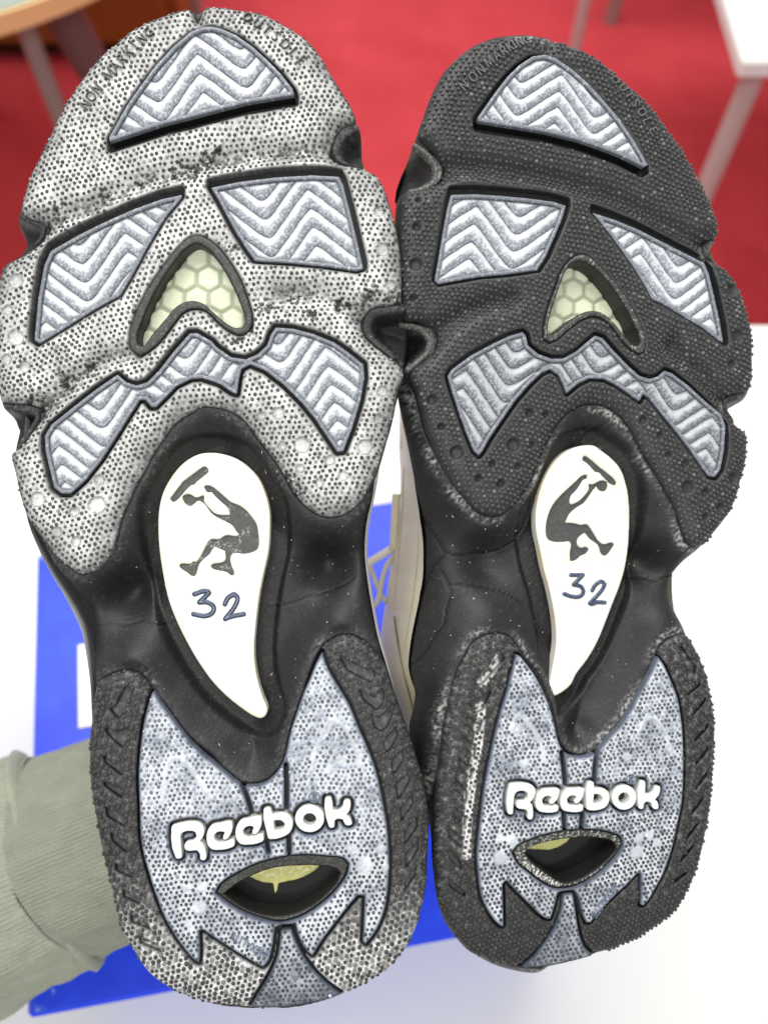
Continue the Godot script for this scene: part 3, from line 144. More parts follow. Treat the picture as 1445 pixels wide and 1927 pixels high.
func set_light():
	var e := Environment.new()
	e.background_mode = Environment.BG_COLOR
	e.background_color = Color(0.82, 0.83, 0.82)
	e.background_energy_multiplier = 0.72
	e.tonemap_mode = Environment.TONE_MAPPER_LINEAR
	e.tonemap_exposure = 1.18
	e.sdfgi_enabled = true
	e.ssao_enabled = true
	e.ssil_enabled = true
	var w := WorldEnvironment.new()
	w.name = "environment"
	w.environment = e
	add_child(w)
	for k in [[Vector3(-0.35, 2.75, -0.75), 1.4, 0.8, 2.6], [Vector3(-0.1, 2.75, 1.0), 1.4, 0.5, 1.7], [Vector3(0.3, 2.75, -2.0), 1.6, 0.6, 2.9]]:
		var l := AreaLight3D.new()
		l.name = "ceiling_panel"
		l.area_size = Vector2(k[1], k[2])
		l.light_energy = k[3]
		l.light_color = Color(1.0, 0.99, 0.975)
		l.shadow_enabled = true
		l.position = k[0]
		l.rotation_degrees = Vector3(-90, 0, 0)
		add_child(l, true)

# ------------------------------------------------------------------ materials
func mat(rough: float, spec := 0.5) -> StandardMaterial3D:
	var m := StandardMaterial3D.new()
	m.vertex_color_use_as_albedo = true
	m.vertex_color_is_srgb = true
	m.roughness = rough
	m.metallic_specular = spec
	return m

func grain(m: StandardMaterial3D, freq: float, tiles: float, strength: float, kind := FastNoiseLite.TYPE_SIMPLEX_SMOOTH):
	var n := FastNoiseLite.new()
	n.noise_type = kind
	n.frequency = freq
	n.fractal_octaves = 3
	n.seed = 5
	var t := NoiseTexture2D.new()
	t.width = 512
	t.height = 512
	t.seamless = true
	t.noise = n
	t.as_normal_map = true
	t.bump_strength = strength
	m.normal_enabled = true
	m.normal_texture = t
	m.uv1_triplanar = true
	m.uv1_scale = Vector3.ONE * tiles

func set_materials():
	n_fine.seed = 3
	n_fine.frequency = 0.62
	n_fine.fractal_octaves = 2
	n_mid.seed = 8
	n_mid.frequency = 0.22
	n_mid.fractal_octaves = 3
	n_big.seed = 15
	n_big.frequency = 0.05
	n_big.fractal_octaves = 3
	matte = mat(0.85, 0.35)
	rubber = mat(0.5, 0.45)
	leather = mat(0.5, 0.45)
	grain(leather, 0.05, 50.0, 3.0)
	gloss = mat(0.2, 0.5)
	gum = mat(0.42, 0.5)
	pearl = mat(0.3, 0.5)
	pearl.subsurf_scatter_enabled = true
	pearl.subsurf_scatter_strength = 0.15
	hide = mat(0.55, 0.4)
	grain(hide, 0.03, 30.0, 2.0)
	fleece = mat(0.95, 0.2)
	fleece.rim_enabled = true
	fleece.rim = 0.5
	grain(fleece, 0.12, 18.0, 7.0)
	carpet = mat(0.97, 0.15)
	grain(carpet, 0.09, 5.0, 8.0)
	steel = mat(0.4, 0.5)
	lint.albedo_color = Color(0.8, 0.79, 0.74)
	lint.roughness = 0.9

func grey(v: float) -> Color:
	return Color(v, v, v)

# ------------------------------------------------------------------ fields: distances on a grid, in millimetres
class Fld:
	var x0 := 0.0
	var y0 := 0.0
	var c := 1.0
	var nx := 0
	var ny := 0
	var d := PackedFloat32Array()

	func at(x: float, y: float) -> float:
		var u := clampf((x - x0) / c, 0.0, nx - 1.001)
		var v := clampf((y - y0) / c, 0.0, ny - 1.001)
		var i := int(u)
		var j := int(v)
		u -= i
		v -= j
		var k := j * nx + i
		return (d[k] * (1.0 - u) + d[k + 1] * u) * (1.0 - v) + (d[k + nx] * (1.0 - u) + d[k + nx + 1] * u) * v

	func copy() -> Fld:
		var f := Fld.new()
		f.x0 = x0
		f.y0 = y0
		f.c = c
		f.nx = nx
		f.ny = ny
		f.d = d.duplicate()
		return f

func pts(a: Array) -> PackedVector2Array:
	var o := PackedVector2Array()
	for i in range(0, a.size(), 2):
		o.append(Vector2(a[i], a[i + 1]))
	return o

# a rounded curve through the points; corners sharper than the limit stay corners
func curve(p: PackedVector2Array, limit := 52.0, closed := true, steps := 4) -> PackedVector2Array:
	var n := p.size()
	var tan := PackedVector2Array()
	var sharp := []
	for i in n:
		if not closed and (i == 0 or i == n - 1):
			tan.append(Vector2.ZERO)
			sharp.append(true)
			continue
		var a := p[i] - p[(i + n - 1) % n]
		var b := p[(i + 1) % n] - p[i]
		sharp.append(absf(rad_to_deg(a.angle_to(b))) > limit)
		tan.append((a.normalized() + b.normalized()).normalized())
	var o := PackedVector2Array()
	for i in (n if closed else n - 1):
		var j := (i + 1) % n
		var l := p[i].distance_to(p[j])
		var t0 := tan[i] * l
		var t1 := tan[j] * l
		if sharp[i]:
			t0 = p[j] - p[i]
		if sharp[j]:
			t1 = p[j] - p[i]
		for k in steps:
			var t := float(k) / steps
			var t2 := t * t
			var t3 := t2 * t
			o.append(p[i] * (2 * t3 - 3 * t2 + 1) + t0 * (t3 - 2 * t2 + t) + p[j] * (-2 * t3 + 3 * t2) + t1 * (t3 - t2))
	if not closed:
		o.append(p[n - 1])
	return o

func bounds(loops: Array, grow: float) -> Rect2:
	var r := Rect2(loops[0][0], Vector2.ZERO)
	for lp in loops:
		for p in lp:
			r = r.expand(p)
	return r.grow(grow)

func blank(box: Rect2, c: float) -> Fld:
	var f := Fld.new()
	f.c = c
	f.x0 = box.position.x
	f.y0 = box.position.y
	f.nx = int(box.size.x / c) + 2
	f.ny = int(box.size.y / c) + 2
	f.d.resize(f.nx * f.ny)
	return f

# signed distance to closed loops (negative inside), or distance to open lines
func measure(f: Fld, loops: Array, band: float, closed := true) -> Fld:
	var d := f.d
	d.fill(band * band)
	var c := f.c
	var nx := f.nx
	for lp in loops:
		var n: int = lp.size()
		for s in (n if closed else n - 1):
			var a: Vector2 = lp[s]
			var b: Vector2 = lp[(s + 1) % n]
			var ex := b.x - a.x
			var ey := b.y - a.y
			var l2 := 1.0 / maxf(ex * ex + ey * ey, 1e-9)
			var i0 := maxi(0, ceili((minf(a.x, b.x) - band - f.x0) / c))
			var i1 := mini(nx - 1, floori((maxf(a.x, b.x) + band - f.x0) / c))
			var j0 := maxi(0, ceili((minf(a.y, b.y) - band - f.y0) / c))
			var j1 := mini(f.ny - 1, floori((maxf(a.y, b.y) + band - f.y0) / c))
			for j in range(j0, j1 + 1):
				var py := f.y0 + j * c - a.y
				var row := j * nx
				for i in range(i0, i1 + 1):
					var px := f.x0 + i * c - a.x
					var t := clampf((px * ex + py * ey) * l2, 0.0, 1.0)
					var qx := px - ex * t
					var qy := py - ey * t
					var q := qx * qx + qy * qy
					if q < d[row + i]:
						d[row + i] = q
	for i in d.size():
		d[i] = sqrt(d[i])
	if closed:
		for j in f.ny:
			var y := f.y0 + j * c + 1e-5
			var cuts := PackedFloat32Array()
			for lp in loops:
				var n: int = lp.size()
				var a: Vector2 = lp[n - 1]
				for b in lp:
					if (a.y > y) != (b.y > y):
						cuts.append(a.x + (y - a.y) / (b.y - a.y) * (b.x - a.x))
					a = b
			cuts.sort()
			for k in range(0, cuts.size() - 1, 2):
				var i0 := maxi(0, ceili((cuts[k] - f.x0) / c))
				var i1 := mini(nx - 1, floori((cuts[k + 1] - f.x0) / c))
				for i in range(i0, i1 + 1):
					d[j * nx + i] = -d[j * nx + i]
	f.d = d
	return f

func region(loops: Array, c: float, band: float) -> Fld:
	return measure(blank(bounds(loops, 2.0 * c), c), loops, band)

func lines(strokes: Array, c: float, band: float) -> Fld:
	return measure(blank(bounds(strokes, band), c), strokes, band, false)

func like(g: Fld, loops: Array, band: float, closed := true) -> Fld:
	var f := Fld.new()
	f.x0 = g.x0
	f.y0 = g.y0
	f.c = g.c
	f.nx = g.nx
	f.ny = g.ny
	f.d.resize(g.d.size())
	return measure(f, loops, band, closed)

# cuts loops (grown by so much) out of a region
func carve(f: Fld, loops: Array, grow: float, closed := true):
	var r := bounds(loops, grow + 3.0)
	var i0 := clampi(floori((r.position.x - f.x0) / f.c), 0, f.nx - 1)
	var j0 := clampi(floori((r.position.y - f.y0) / f.c), 0, f.ny - 1)
	var i1 := clampi(ceili((r.end.x - f.x0) / f.c), 0, f.nx - 1)
	var j1 := clampi(ceili((r.end.y - f.y0) / f.c), 0, f.ny - 1)
	var s := Fld.new()
	s.c = f.c
	s.x0 = f.x0 + i0 * f.c
	s.y0 = f.y0 + j0 * f.c
	s.nx = i1 - i0 + 1
	s.ny = j1 - j0 + 1
	if s.nx < 2 or s.ny < 2:
		return
	s.d.resize(s.nx * s.ny)
	measure(s, loops, grow + 3.0, closed)
	for j in s.ny:
		for i in s.nx:
			var k := (j + j0) * f.nx + i + i0
			f.d[k] = maxf(f.d[k], grow - s.d[j * s.nx + i])

# a solid whose top is hf(x, y, d) over the region, with a rounded edge and walls down to zb
func solid(called: String, parent: Node3D, f: Fld, hf, cf, bev: float, zb: float, m: Material) -> MeshInstance3D:
	var v := PackedVector3Array()
	var col := PackedColorArray()
	var ix := PackedInt32Array()
	var at := PackedInt32Array()
	var ex := PackedInt32Array()
	var ey := PackedInt32Array()
	var nx := f.nx
	var d := f.d
	at.resize(d.size())
	at.fill(-1)
	ex.resize(d.size())
	ex.fill(-1)
	ey.resize(d.size())
	ey.fill(-1)
	var wall := []
	for j in f.ny:
		var y := f.y0 + j * f.c
		for i in nx:
			var k := j * nx + i
			var q := d[k]
			if q < 0.0:
				var x := f.x0 + i * f.c
				var z: float = hf.call(x, y, q)
				if q > -bev:
					var t := 1.0 + q / bev
					z -= bev * (1.0 - sqrt(1.0 - t * t))
				at[k] = v.size()
				v.append(Vector3(x, y, z) * 0.001)
				col.append(cf.call(x, y, q, z))
	for j in f.ny:
		for i in nx:
			var k := j * nx + i
			if i + 1 < nx and (d[k] < 0.0) != (d[k + 1] < 0.0):
				var x := f.x0 + (i + d[k] / (d[k] - d[k + 1])) * f.c
				var y := f.y0 + j * f.c
				var z: float = hf.call(x, y, 0.0) - bev
				ex[k] = v.size()
				v.append(Vector3(x, y, z) * 0.001)
				col.append(cf.call(x, y, 0.0, z))
			if j + 1 < f.ny and (d[k] < 0.0) != (d[k + nx] < 0.0):
				var x := f.x0 + i * f.c
				var y := f.y0 + (j + d[k] / (d[k] - d[k + nx])) * f.c
				var z: float = hf.call(x, y, 0.0) - bev
				ey[k] = v.size()
				v.append(Vector3(x, y, z) * 0.001)
				col.append(cf.call(x, y, 0.0, z))
	for j in f.ny - 1:
		for i in nx - 1:
			var k := j * nx + i
			var a := at[k]
			var b := at[k + 1]
			var c2 := at[k + nx + 1]
			var e := at[k + nx]
			if a >= 0 and b >= 0 and c2 >= 0 and e >= 0:
				ix.append_array(PackedInt32Array([a, c2, b, a, e, c2]))
				continue
			if a < 0 and b < 0 and c2 < 0 and e < 0:
				continue
			var ring := PackedInt32Array()
			var cut := PackedInt32Array()
			if a >= 0:
				ring.append(a)
			if ex[k] >= 0:
				cut.append(ring.size())
				ring.append(ex[k])
			if b >= 0:
				ring.append(b)
			if ey[k + 1] >= 0:
				cut.append(ring.size())
				ring.append(ey[k + 1])
			if c2 >= 0:
				ring.append(c2)
			if ex[k + nx] >= 0:
				cut.append(ring.size())
				ring.append(ex[k + nx])
			if e >= 0:
				ring.append(e)
			if ey[k] >= 0:
				cut.append(ring.size())
				ring.append(ey[k])
			for t in range(1, ring.size() - 1):
				ix.append_array(PackedInt32Array([ring[0], ring[t + 1], ring[t]]))
			for q in cut:
				var nxt: int = (q + 1) % ring.size()
				if nxt in cut:
					wall.append([ring[q], ring[nxt]])
	var nor := PackedVector3Array()
	nor.resize(v.size())
	for t in range(0, ix.size(), 3):
		var g := (v[ix[t + 2]] - v[ix[t]]).cross(v[ix[t + 1]] - v[ix[t]])
		nor[ix[t]] += g
		nor[ix[t + 1]] += g
		nor[ix[t + 2]] += g
	for k in nor.size():
		nor[k] = nor[k].normalized()
	for w in wall:
		var p := v[w[0]]
		var q := v[w[1]]
		var g := Vector3(q.y - p.y, p.x - q.x, 0).normalized()
		var s := v.size()
		v.append_array(PackedVector3Array([p, q, Vector3(q.x, q.y, zb * 0.001), Vector3(p.x, p.y, zb * 0.001)]))
		nor.append_array(PackedVector3Array([g, g, g, g]))
		col.append_array(PackedColorArray([col[w[0]], col[w[1]], col[w[1]], col[w[0]]]))
		ix.append_array(PackedInt32Array([s, s + 1, s + 2, s, s + 2, s + 3]))
	if ix.is_empty():
		return null
	return commit(called, parent, v, nor, col, ix, m)

func commit(called: String, parent: Node, v, nor, col, ix, m: Material) -> MeshInstance3D:
	var arr := []
	arr.resize(Mesh.ARRAY_MAX)
	arr[Mesh.ARRAY_VERTEX] = v
	arr[Mesh.ARRAY_NORMAL] = nor
	arr[Mesh.ARRAY_COLOR] = col
	arr[Mesh.ARRAY_INDEX] = ix
	var mesh := ArrayMesh.new()
	mesh.add_surface_from_arrays(Mesh.PRIMITIVE_TRIANGLES, arr)
	mesh.surface_set_material(0, m)
	var o := MeshInstance3D.new()
	o.name = called
	o.mesh = mesh
	parent.add_child(o, true)
	return o

func group(called: String, parent: Node) -> Node3D:
	var o := Node3D.new()
	o.name = called
	parent.add_child(o, true)
	return o

func tag(o: Node, label: String, category: String, grp := ""):
	o.set_meta("label", label)
	o.set_meta("category", category)
	if grp:
		o.set_meta("group", grp)

# a round tube through points with a radius (mm), flat = squash across the last axis
func tube(called: String, parent: Node, p: PackedVector3Array, r: Array, colour, m: Material, sides := 10, wob := 0.0, ribs := 0, skew := Vector3.ZERO) -> MeshInstance3D:
	var v := PackedVector3Array()
	var col := PackedColorArray()
	var ix := PackedInt32Array()
	var n := p.size()
	var up := Vector3(0.1, 0.2, 1).normalized()
	for i in n:
		var t := (p[mini(i + 1, n - 1)] - p[maxi(i - 1, 0)]).normalized()
		var s := t.cross(up).normalized()
		var w := s.cross(t)
		for k in sides:
			var a := TAU * k / sides
			var dir := s * cos(a) + w * sin(a)
			var rr: float = r[i]
			if wob > 0.0:
				rr *= 1.0 + wob * n_mid.get_noise_3dv((p[i] + dir * rr) * 110.0) + 0.004 * n_fine.get_noise_3dv((p[i] + dir * rr) * 800.0)
			if ribs:
				rr += 0.0003 * sin(a * ribs) * (0.6 + n_mid.get_noise_3dv((p[i] + dir * rr) * 500.0))
			v.append(p[i] + dir * rr + t * dir.dot(skew))
			col.append(colour.call(v[v.size() - 1], i) if colour is Object or typeof(colour) == TYPE_CALLABLE else colour)
	for i in n - 1:
		for k in sides:
			var a := i * sides + k
			var b := i * sides + (k + 1) % sides
			ix.append_array(PackedInt32Array([a, b, b + sides, a, b + sides, a + sides]))
	for e in [0, n - 1]:
		var c := v.size()
		v.append(p[e])
		col.append(col[e * sides])
		for k in sides:
			var a: int = e * sides + k
			var b: int = e * sides + (k + 1) % sides
			ix.append_array(PackedInt32Array([c, b, a] if e == 0 else [c, a, b]))
	return commit(called, parent, v, normals(v, ix), col, ix, m)

func normals(v: PackedVector3Array, ix: PackedInt32Array) -> PackedVector3Array:
	var nor := PackedVector3Array()
	nor.resize(v.size())
	for t in range(0, ix.size(), 3):
		var g := (v[ix[t + 2]] - v[ix[t]]).cross(v[ix[t + 1]] - v[ix[t]])
		nor[ix[t]] += g
		nor[ix[t + 1]] += g
		nor[ix[t + 2]] += g
	for k in nor.size():
		nor[k] = nor[k].normalized()
	return nor

func bevel_box(called: String, parent: Node, size: Vector3, bev: float, colour: Color, m: Material, at := Vector3.ZERO) -> MeshInstance3D:
	var v := PackedVector3Array()
	var col := PackedColorArray()
	var nor := PackedVector3Array()
	var ix := PackedInt32Array()
	var h := size / 2
	# six faces, twelve chamfers and eight corners as one hull of 24 points
	for sx in [-1, 1]:
		for sy in [-1, 1]:
			for sz in [-1, 1]:
				for axis in 3:
					var p := Vector3(sx * (h.x - bev), sy * (h.y - bev), sz * (h.z - bev))
					p[axis] = [sx, sy, sz][axis] * h[axis]
					v.append(p)
	var id := func(sx, sy, sz, axis): return ((int(sx > 0) * 2 + int(sy > 0)) * 2 + int(sz > 0)) * 3 + axis
	var polys := []
	for axis in 3:
		var a1 := (axis + 1) % 3
		var a2 := (axis + 2) % 3
		for s in [-1, 1]:
			var q := []
			for st in [[-1, -1], [1, -1], [1, 1], [-1, 1]]:
				var g := [0, 0, 0]
				g[axis] = s
				g[a1] = st[0]
				g[a2] = st[1]
				q.append(id.call(g[0], g[1], g[2], axis))
			polys.append(q)
		for s in [-1, 1]:
			for t in [-1, 1]:
				var q := []
				for e in [[-1, a1], [1, a1], [1, a2], [-1, a2]]:
					var g := [0, 0, 0]
					g[axis] = e[0]
					g[a1] = s
					g[a2] = t
					q.append(id.call(g[0], g[1], g[2], e[1]))
				polys.append(q)
	for sx in [-1, 1]:
		for sy in [-1, 1]:
			for sz in [-1, 1]:
				polys.append([id.call(sx, sy, sz, 0), id.call(sx, sy, sz, 1), id.call(sx, sy, sz, 2)])
	var pv := PackedVector3Array()
	for q in polys:
		var g := (v[q[1]] - v[q[0]]).cross(v[q[2]] - v[q[0]]).normalized()
		var mid := Vector3.ZERO
		for k in q:
			mid += v[k]
		if g.dot(mid) < 0:
			q.reverse()
			g = -g
		var s := pv.size()
		for k in q:
			pv.append(v[k] + at)
			nor.append(g)
			col.append(colour)
		for t in range(1, q.size() - 1):
			ix.append_array(PackedInt32Array([s, s + t + 1, s + t]))
	return commit(called, parent, pv, nor, col, ix, m)

# ------------------------------------------------------------------ the shoes
func pebbles(called: String, parent: Node3D, f: Fld, edge: float, gap: float, r: float, high: float, hf, keep, cf, turn: float, bend: float):
	var spots: Array[Transform3D] = []
	var tint := PackedColorArray()
	var cx := f.x0 + f.nx * f.c / 2
	var cy := f.y0 + f.ny * f.c / 2
	var reach := maxf(f.nx, f.ny) * f.c * 0.75
	var n := int(reach / gap)
	var ct := cos(turn)
	var st := sin(turn)
	for j in range(-n, n + 1):
		for i in range(-n, n + 1):
			var u := (i + (0.5 if j % 2 else 0.0)) * gap + rng.randf_range(-0.16, 0.16) * gap
			var w := j * gap * 0.866 + rng.randf_range(-0.12, 0.12) * gap - bend * u * u
			w += 0.9 * gap * n_big.get_noise_2d(u * 0.6, w * 0.6 + 50)
			var x := cx + u * ct - w * st
			var y := cy + u * st + w * ct
			if x < f.x0 or y < f.y0 or x > f.x0 + (f.nx - 1) * f.c or y > f.y0 + (f.ny - 1) * f.c:
				continue
			var q := f.at(x, y)
			if q > -edge or not keep.call(x, y):
				continue
			var z: float = hf.call(x, y, q)
			var gx: float = (hf.call(x + 0.6, y, q) - hf.call(x - 0.6, y, q)) / 1.2
			var gy: float = (hf.call(x, y + 0.6, q) - hf.call(x, y - 0.6, q)) / 1.2
			var nz := Vector3(-gx, -gy, 1).normalized()
			var bx := Vector3.UP.cross(nz).normalized()
			var s := r * rng.randf_range(0.8, 1.12)
			var hs := high * rng.randf_range(0.8, 1.1)
			spots.append(Transform3D(Basis(bx * s, nz.cross(bx) * s, nz * hs) * 0.001, Vector3(x, y, z) * 0.001))
			tint.append(cf.call(x, y))
	var mm := MultiMesh.new()
	mm.transform_format = MultiMesh.TRANSFORM_3D
	mm.use_colors = true
	mm.mesh = pebble_mesh()
	mm.instance_count = spots.size()
	for k in spots.size():
		mm.set_instance_transform(k, spots[k])
		mm.set_instance_color(k, tint[k])
	var o := MultiMeshInstance3D.new()
	o.name = called
	o.multimesh = mm
	o.set_meta("kind", "stuff")
	parent.add_child(o, true)

var one_pebble: ArrayMesh
func pebble_mesh() -> ArrayMesh:
	if one_pebble:
		return one_pebble
	var v := PackedVector3Array()
	var ix := PackedInt32Array()
	var col := PackedColorArray()
	var rings := [[1.08, -0.3], [1.0, 0.45], [0.86, 0.85], [0.5, 0.99]]
	for q in rings:
		for k in 10:
			v.append(Vector3(cos(TAU * k / 10) * q[0], sin(TAU * k / 10) * q[0], q[1]))
			col.append(Color.WHITE)
	v.append(Vector3(0, 0, 1.0))
	col.append(Color.WHITE)
	for j in 3:
		for k in 10:
			var a := j * 10 + k
			var b := j * 10 + (k + 1) % 10
			ix.append_array(PackedInt32Array([a, b + 10, b, a, a + 10, b + 10]))
	for k in 10:
		ix.append_array(PackedInt32Array([30 + k, 40, 30 + (k + 1) % 10]))
	one_pebble = ArrayMesh.new()
	var arr := []
	arr.resize(Mesh.ARRAY_MAX)
	arr[Mesh.ARRAY_VERTEX] = v
	arr[Mesh.ARRAY_NORMAL] = normals(v, ix)
	arr[Mesh.ARRAY_COLOR] = col
	arr[Mesh.ARRAY_INDEX] = ix
	one_pebble.add_surface_from_arrays(Mesh.PRIMITIVE_TRIANGLES, arr)
	one_pebble.surface_set_material(0, rubber)
	return one_pebble

func loops_of(list: Array, key: String, limit := 52.0, closed := true) -> Array:
	var o := []
	for q in list:
		o.append(curve(pts(q[key]), limit, closed))
	return o

func blobs(list: Array, x: float, y: float) -> float:
	var s := 0.0
	for i in range(0, list.size(), 3):
		var dx: float = x - list[i]
		var dy: float = y - list[i + 1]
		var r: float = list[i + 2]
		var q := (dx * dx + dy * dy) / (r * r)
		if q < 4.0:
			s = maxf(s, exp(-q))
	return s

func discs_at(list: Array, x: float, y: float) -> float:
	var s := 99.0
	for i in range(0, list.size(), 3):
		var dx: float = x - list[i]
		var dy: float = y - list[i + 1]
		if absf(dx) < 6.0 and absf(dy) < 6.0:
			s = minf(s, sqrt(dx * dx + dy * dy) - list[i + 2])
	return s

func hills(list: Array, x: float, y: float) -> float:
	var s := 0.0
	for i in range(0, list.size(), 4):
		var dx: float = x - list[i]
		var dy: float = y - list[i + 1]
		var r: float = list[i + 2]
		s += list[i + 3] * exp(-(dx * dx + dy * dy) / (r * r))
	return s

func letter(ch: String, called: String, parent: Node3D, x: float, y: float, z: float, turn: float, h: float, colour: Color, bold := false, slope := Vector2.ZERO):
	var font := SystemFont.new()
	font.font_names = PackedStringArray(["Droid Sans"])
	font.font_weight = 700 if bold else 400
	var t := TextMesh.new()
	t.text = ch
	t.font = font
	t.font_size = 32
	t.pixel_size = h * 0.001 / 23.0
	t.depth = 0.0009
	t.curve_step = 1.5
	var m := StandardMaterial3D.new()
	m.albedo_color = colour
	m.roughness = 0.5
	t.material = m
	var o := MeshInstance3D.new()
	o.name = called
	o.mesh = t
	o.position = Vector3(x, y, z) * 0.001
	var nz := Vector3(-slope.x, -slope.y, 1).normalized()
	var bx := Vector3.UP.cross(nz).normalized()
	o.basis = Basis(bx, nz.cross(bx), nz) * Basis(Vector3.BACK, deg_to_rad(turn))
	parent.add_child(o, true)

func shoe(S: Dictionary, where: Transform3D, called: String, label: String, dark: bool):
	var t0 := Time.get_ticks_msec()
	var root := Node3D.new()
	root.name = called
	root.transform = where
	add_child(root)
	tag(root, label, "shoe", "pair of basketball shoes")
	midsole(S, root, dark)
	forefoot(S, root, dark)
	for i in S.pads.size():
		tread_pad(S, root, i, dark)
	window(S, root, dark)
	plate(S, root, dark)
	heel(S, root, dark)
	upper(S, root, dark)
	print(called, " ", Time.get_ticks_msec() - t0)

func midsole(S: Dictionary, root: Node3D, dark: bool):
	var sil := curve(pts(S.silhouette))
	var out := curve(pts(S.outsole))
	var hl := curve(pts(S.heel))
	var pl := curve(pts(S.plate))
	var f := region([sil], 0.6, 20.0)
	var rimd := f.copy()
	carve(f, [curve(pts(S.window_in))], 0.5)
	carve(f, [curve(pts(S.eye_in))], 0.5)
	var o := like(f, [out], 16.0)
	var h := like(f, [hl], 16.0)
	var p := like(f, [pl], 9.0)
	var ck := like(f, loops_of(S.cracks, "stroke", 180.0, false), 1.6, false)
	var lp := like(f, loops_of(S.lips, "stroke", 180.0, false), 9.0, false)
	var dn := like(f, loops_of(S.dents, "stroke", 180.0, false), 16.0, false)
	var hf := func(x, y, q):
		var e := minf(o.at(x, y), h.at(x, y))
		var z := -4.6 + 2.0 * smoothstep(-1.2, 0.0, e) - 6.0 * smoothstep(0.0, 14.0, e)
		var w := p.at(x, y)
		z -= 3.0 * (1.0 - smoothstep(5.4, 7.2, w)) * smoothstep(1.0, 4.0, e)
		z -= hills(S.pits, x, y) - hills(S.bumps, x, y) * smoothstep(0.0, 4.0, e) * smoothstep(4.0, 9.0, w)
		if e > 0.0:
			z -= 6.0 * (1.0 - smoothstep(2.0, 11.0, dn.at(x, y))) * smoothstep(0.0, 2.5, lp.at(x, y) - 1.0)
		var rr := (15.0 if x < 0.0 else 8.0) if dark else 4.5
		var qq := rimd.at(x, y)
		if qq > -rr:
			var t: float = 1.0 + minf(qq, 0.0) / rr
			z -= ((13.0 if x < 0.0 else 6.5) if dark else 3.2) * (1.0 - sqrt(maxf(0.0, 1.0 - t * t)))
		z -= (0.7 if dark else 0.4) * (1.0 - smoothstep(0.05, 0.45, ck.at(x, y)))
		z += 0.06 * n_mid.get_noise_2d(x * 4.0, y * 4.0) + (0.05 + 0.14 * (1.0 - smoothstep(5.0, 7.5, w))) * n_fine.get_noise_2d(x * 0.8, y * 1.3)
		return z
	var cf := func(x, y, q, z):
		var e := minf(o.at(x, y), h.at(x, y))
		var v := 0.15 + 0.02 * n_mid.get_noise_2d(x, y)
		var sp := n_fine.get_noise_2d(x + 40, y)
		if e > 0.0:
			var dust := exp(-pow((e - 1.4) / 1.5, 2.0)) * (0.55 + n_big.get_noise_2d(x, y)) * (1.25 if dark else 0.45)
			v += clampf(dust * 0.45 * (0.55 + 1.3 * sp), 0.0, 0.5)
			v += 0.07 * smoothstep(0.5, 0.65, sp + 0.35 * n_big.get_noise_2d(x * 2.0, y * 2.0))
		v *= smoothstep(0.0, 0.4, ck.at(x, y)) * 0.6 + 0.4
		return Color(v, v, v * (0.99 if v > 0.3 else 1.03))
	solid("midsole", root, f, hf, cf, 0.4, -19.0, leather)
	var flakes: Array[Transform3D] = []
	while flakes.size() < (70 if dark else 45):
		var x := rng.randf_range(f.x0, f.x0 + f.nx * f.c)
		var y := rng.randf_range(f.y0, f.y0 + f.ny * f.c)
		var e := minf(o.at(x, y), h.at(x, y))
		if f.at(x, y) > -3.0 or e < 0.8 or p.at(x, y) < 1.0:
			continue
		var b := Basis(Vector3.BACK, rng.randf() * TAU).scaled(Vector3.ONE * 0.001)
		var l := 0.12 + 0.5 * pow(rng.randf(), 4.0)
		flakes.append(Transform3D(b * Basis.from_scale(Vector3(l, 0.11, 0.06)), Vector3(x, y, hf.call(x, y, -20.0) + 0.05) * 0.001))
	var fm := MultiMesh.new()
	fm.transform_format = MultiMesh.TRANSFORM_3D
	fm.mesh = pebble_mesh()
	fm.instance_count = flakes.size()
	for k in flakes.size():
		fm.set_instance_transform(k, flakes[k])
	var fo := MultiMeshInstance3D.new()
	fo.name = "lint_specks"
	fo.multimesh = fm
	fo.material_override = lint
	fo.set_meta("kind", "stuff")
	root.add_child(fo)
	for q in S.lips:
		var l := lines([curve(pts(q.stroke), 180.0, false)], 0.4, 1.1)
		for k in l.d.size():
			l.d[k] -= 1.0
		var gh := func(x, y, d): return -3.0 + hf.call(x, y, -20.0) * 0.12
		var gc := func(x, y, d, z):
			var v := 0.3 + 0.3 * maxf(0.0, n_fine.get_noise_2d(x * 1.5, y * 1.5)) * (1.4 if dark else 0.6)
			return Color(v, v, v * 0.97)
		solid("notch_lip", root, l, gh, gc, 0.95, -7.0, leather)

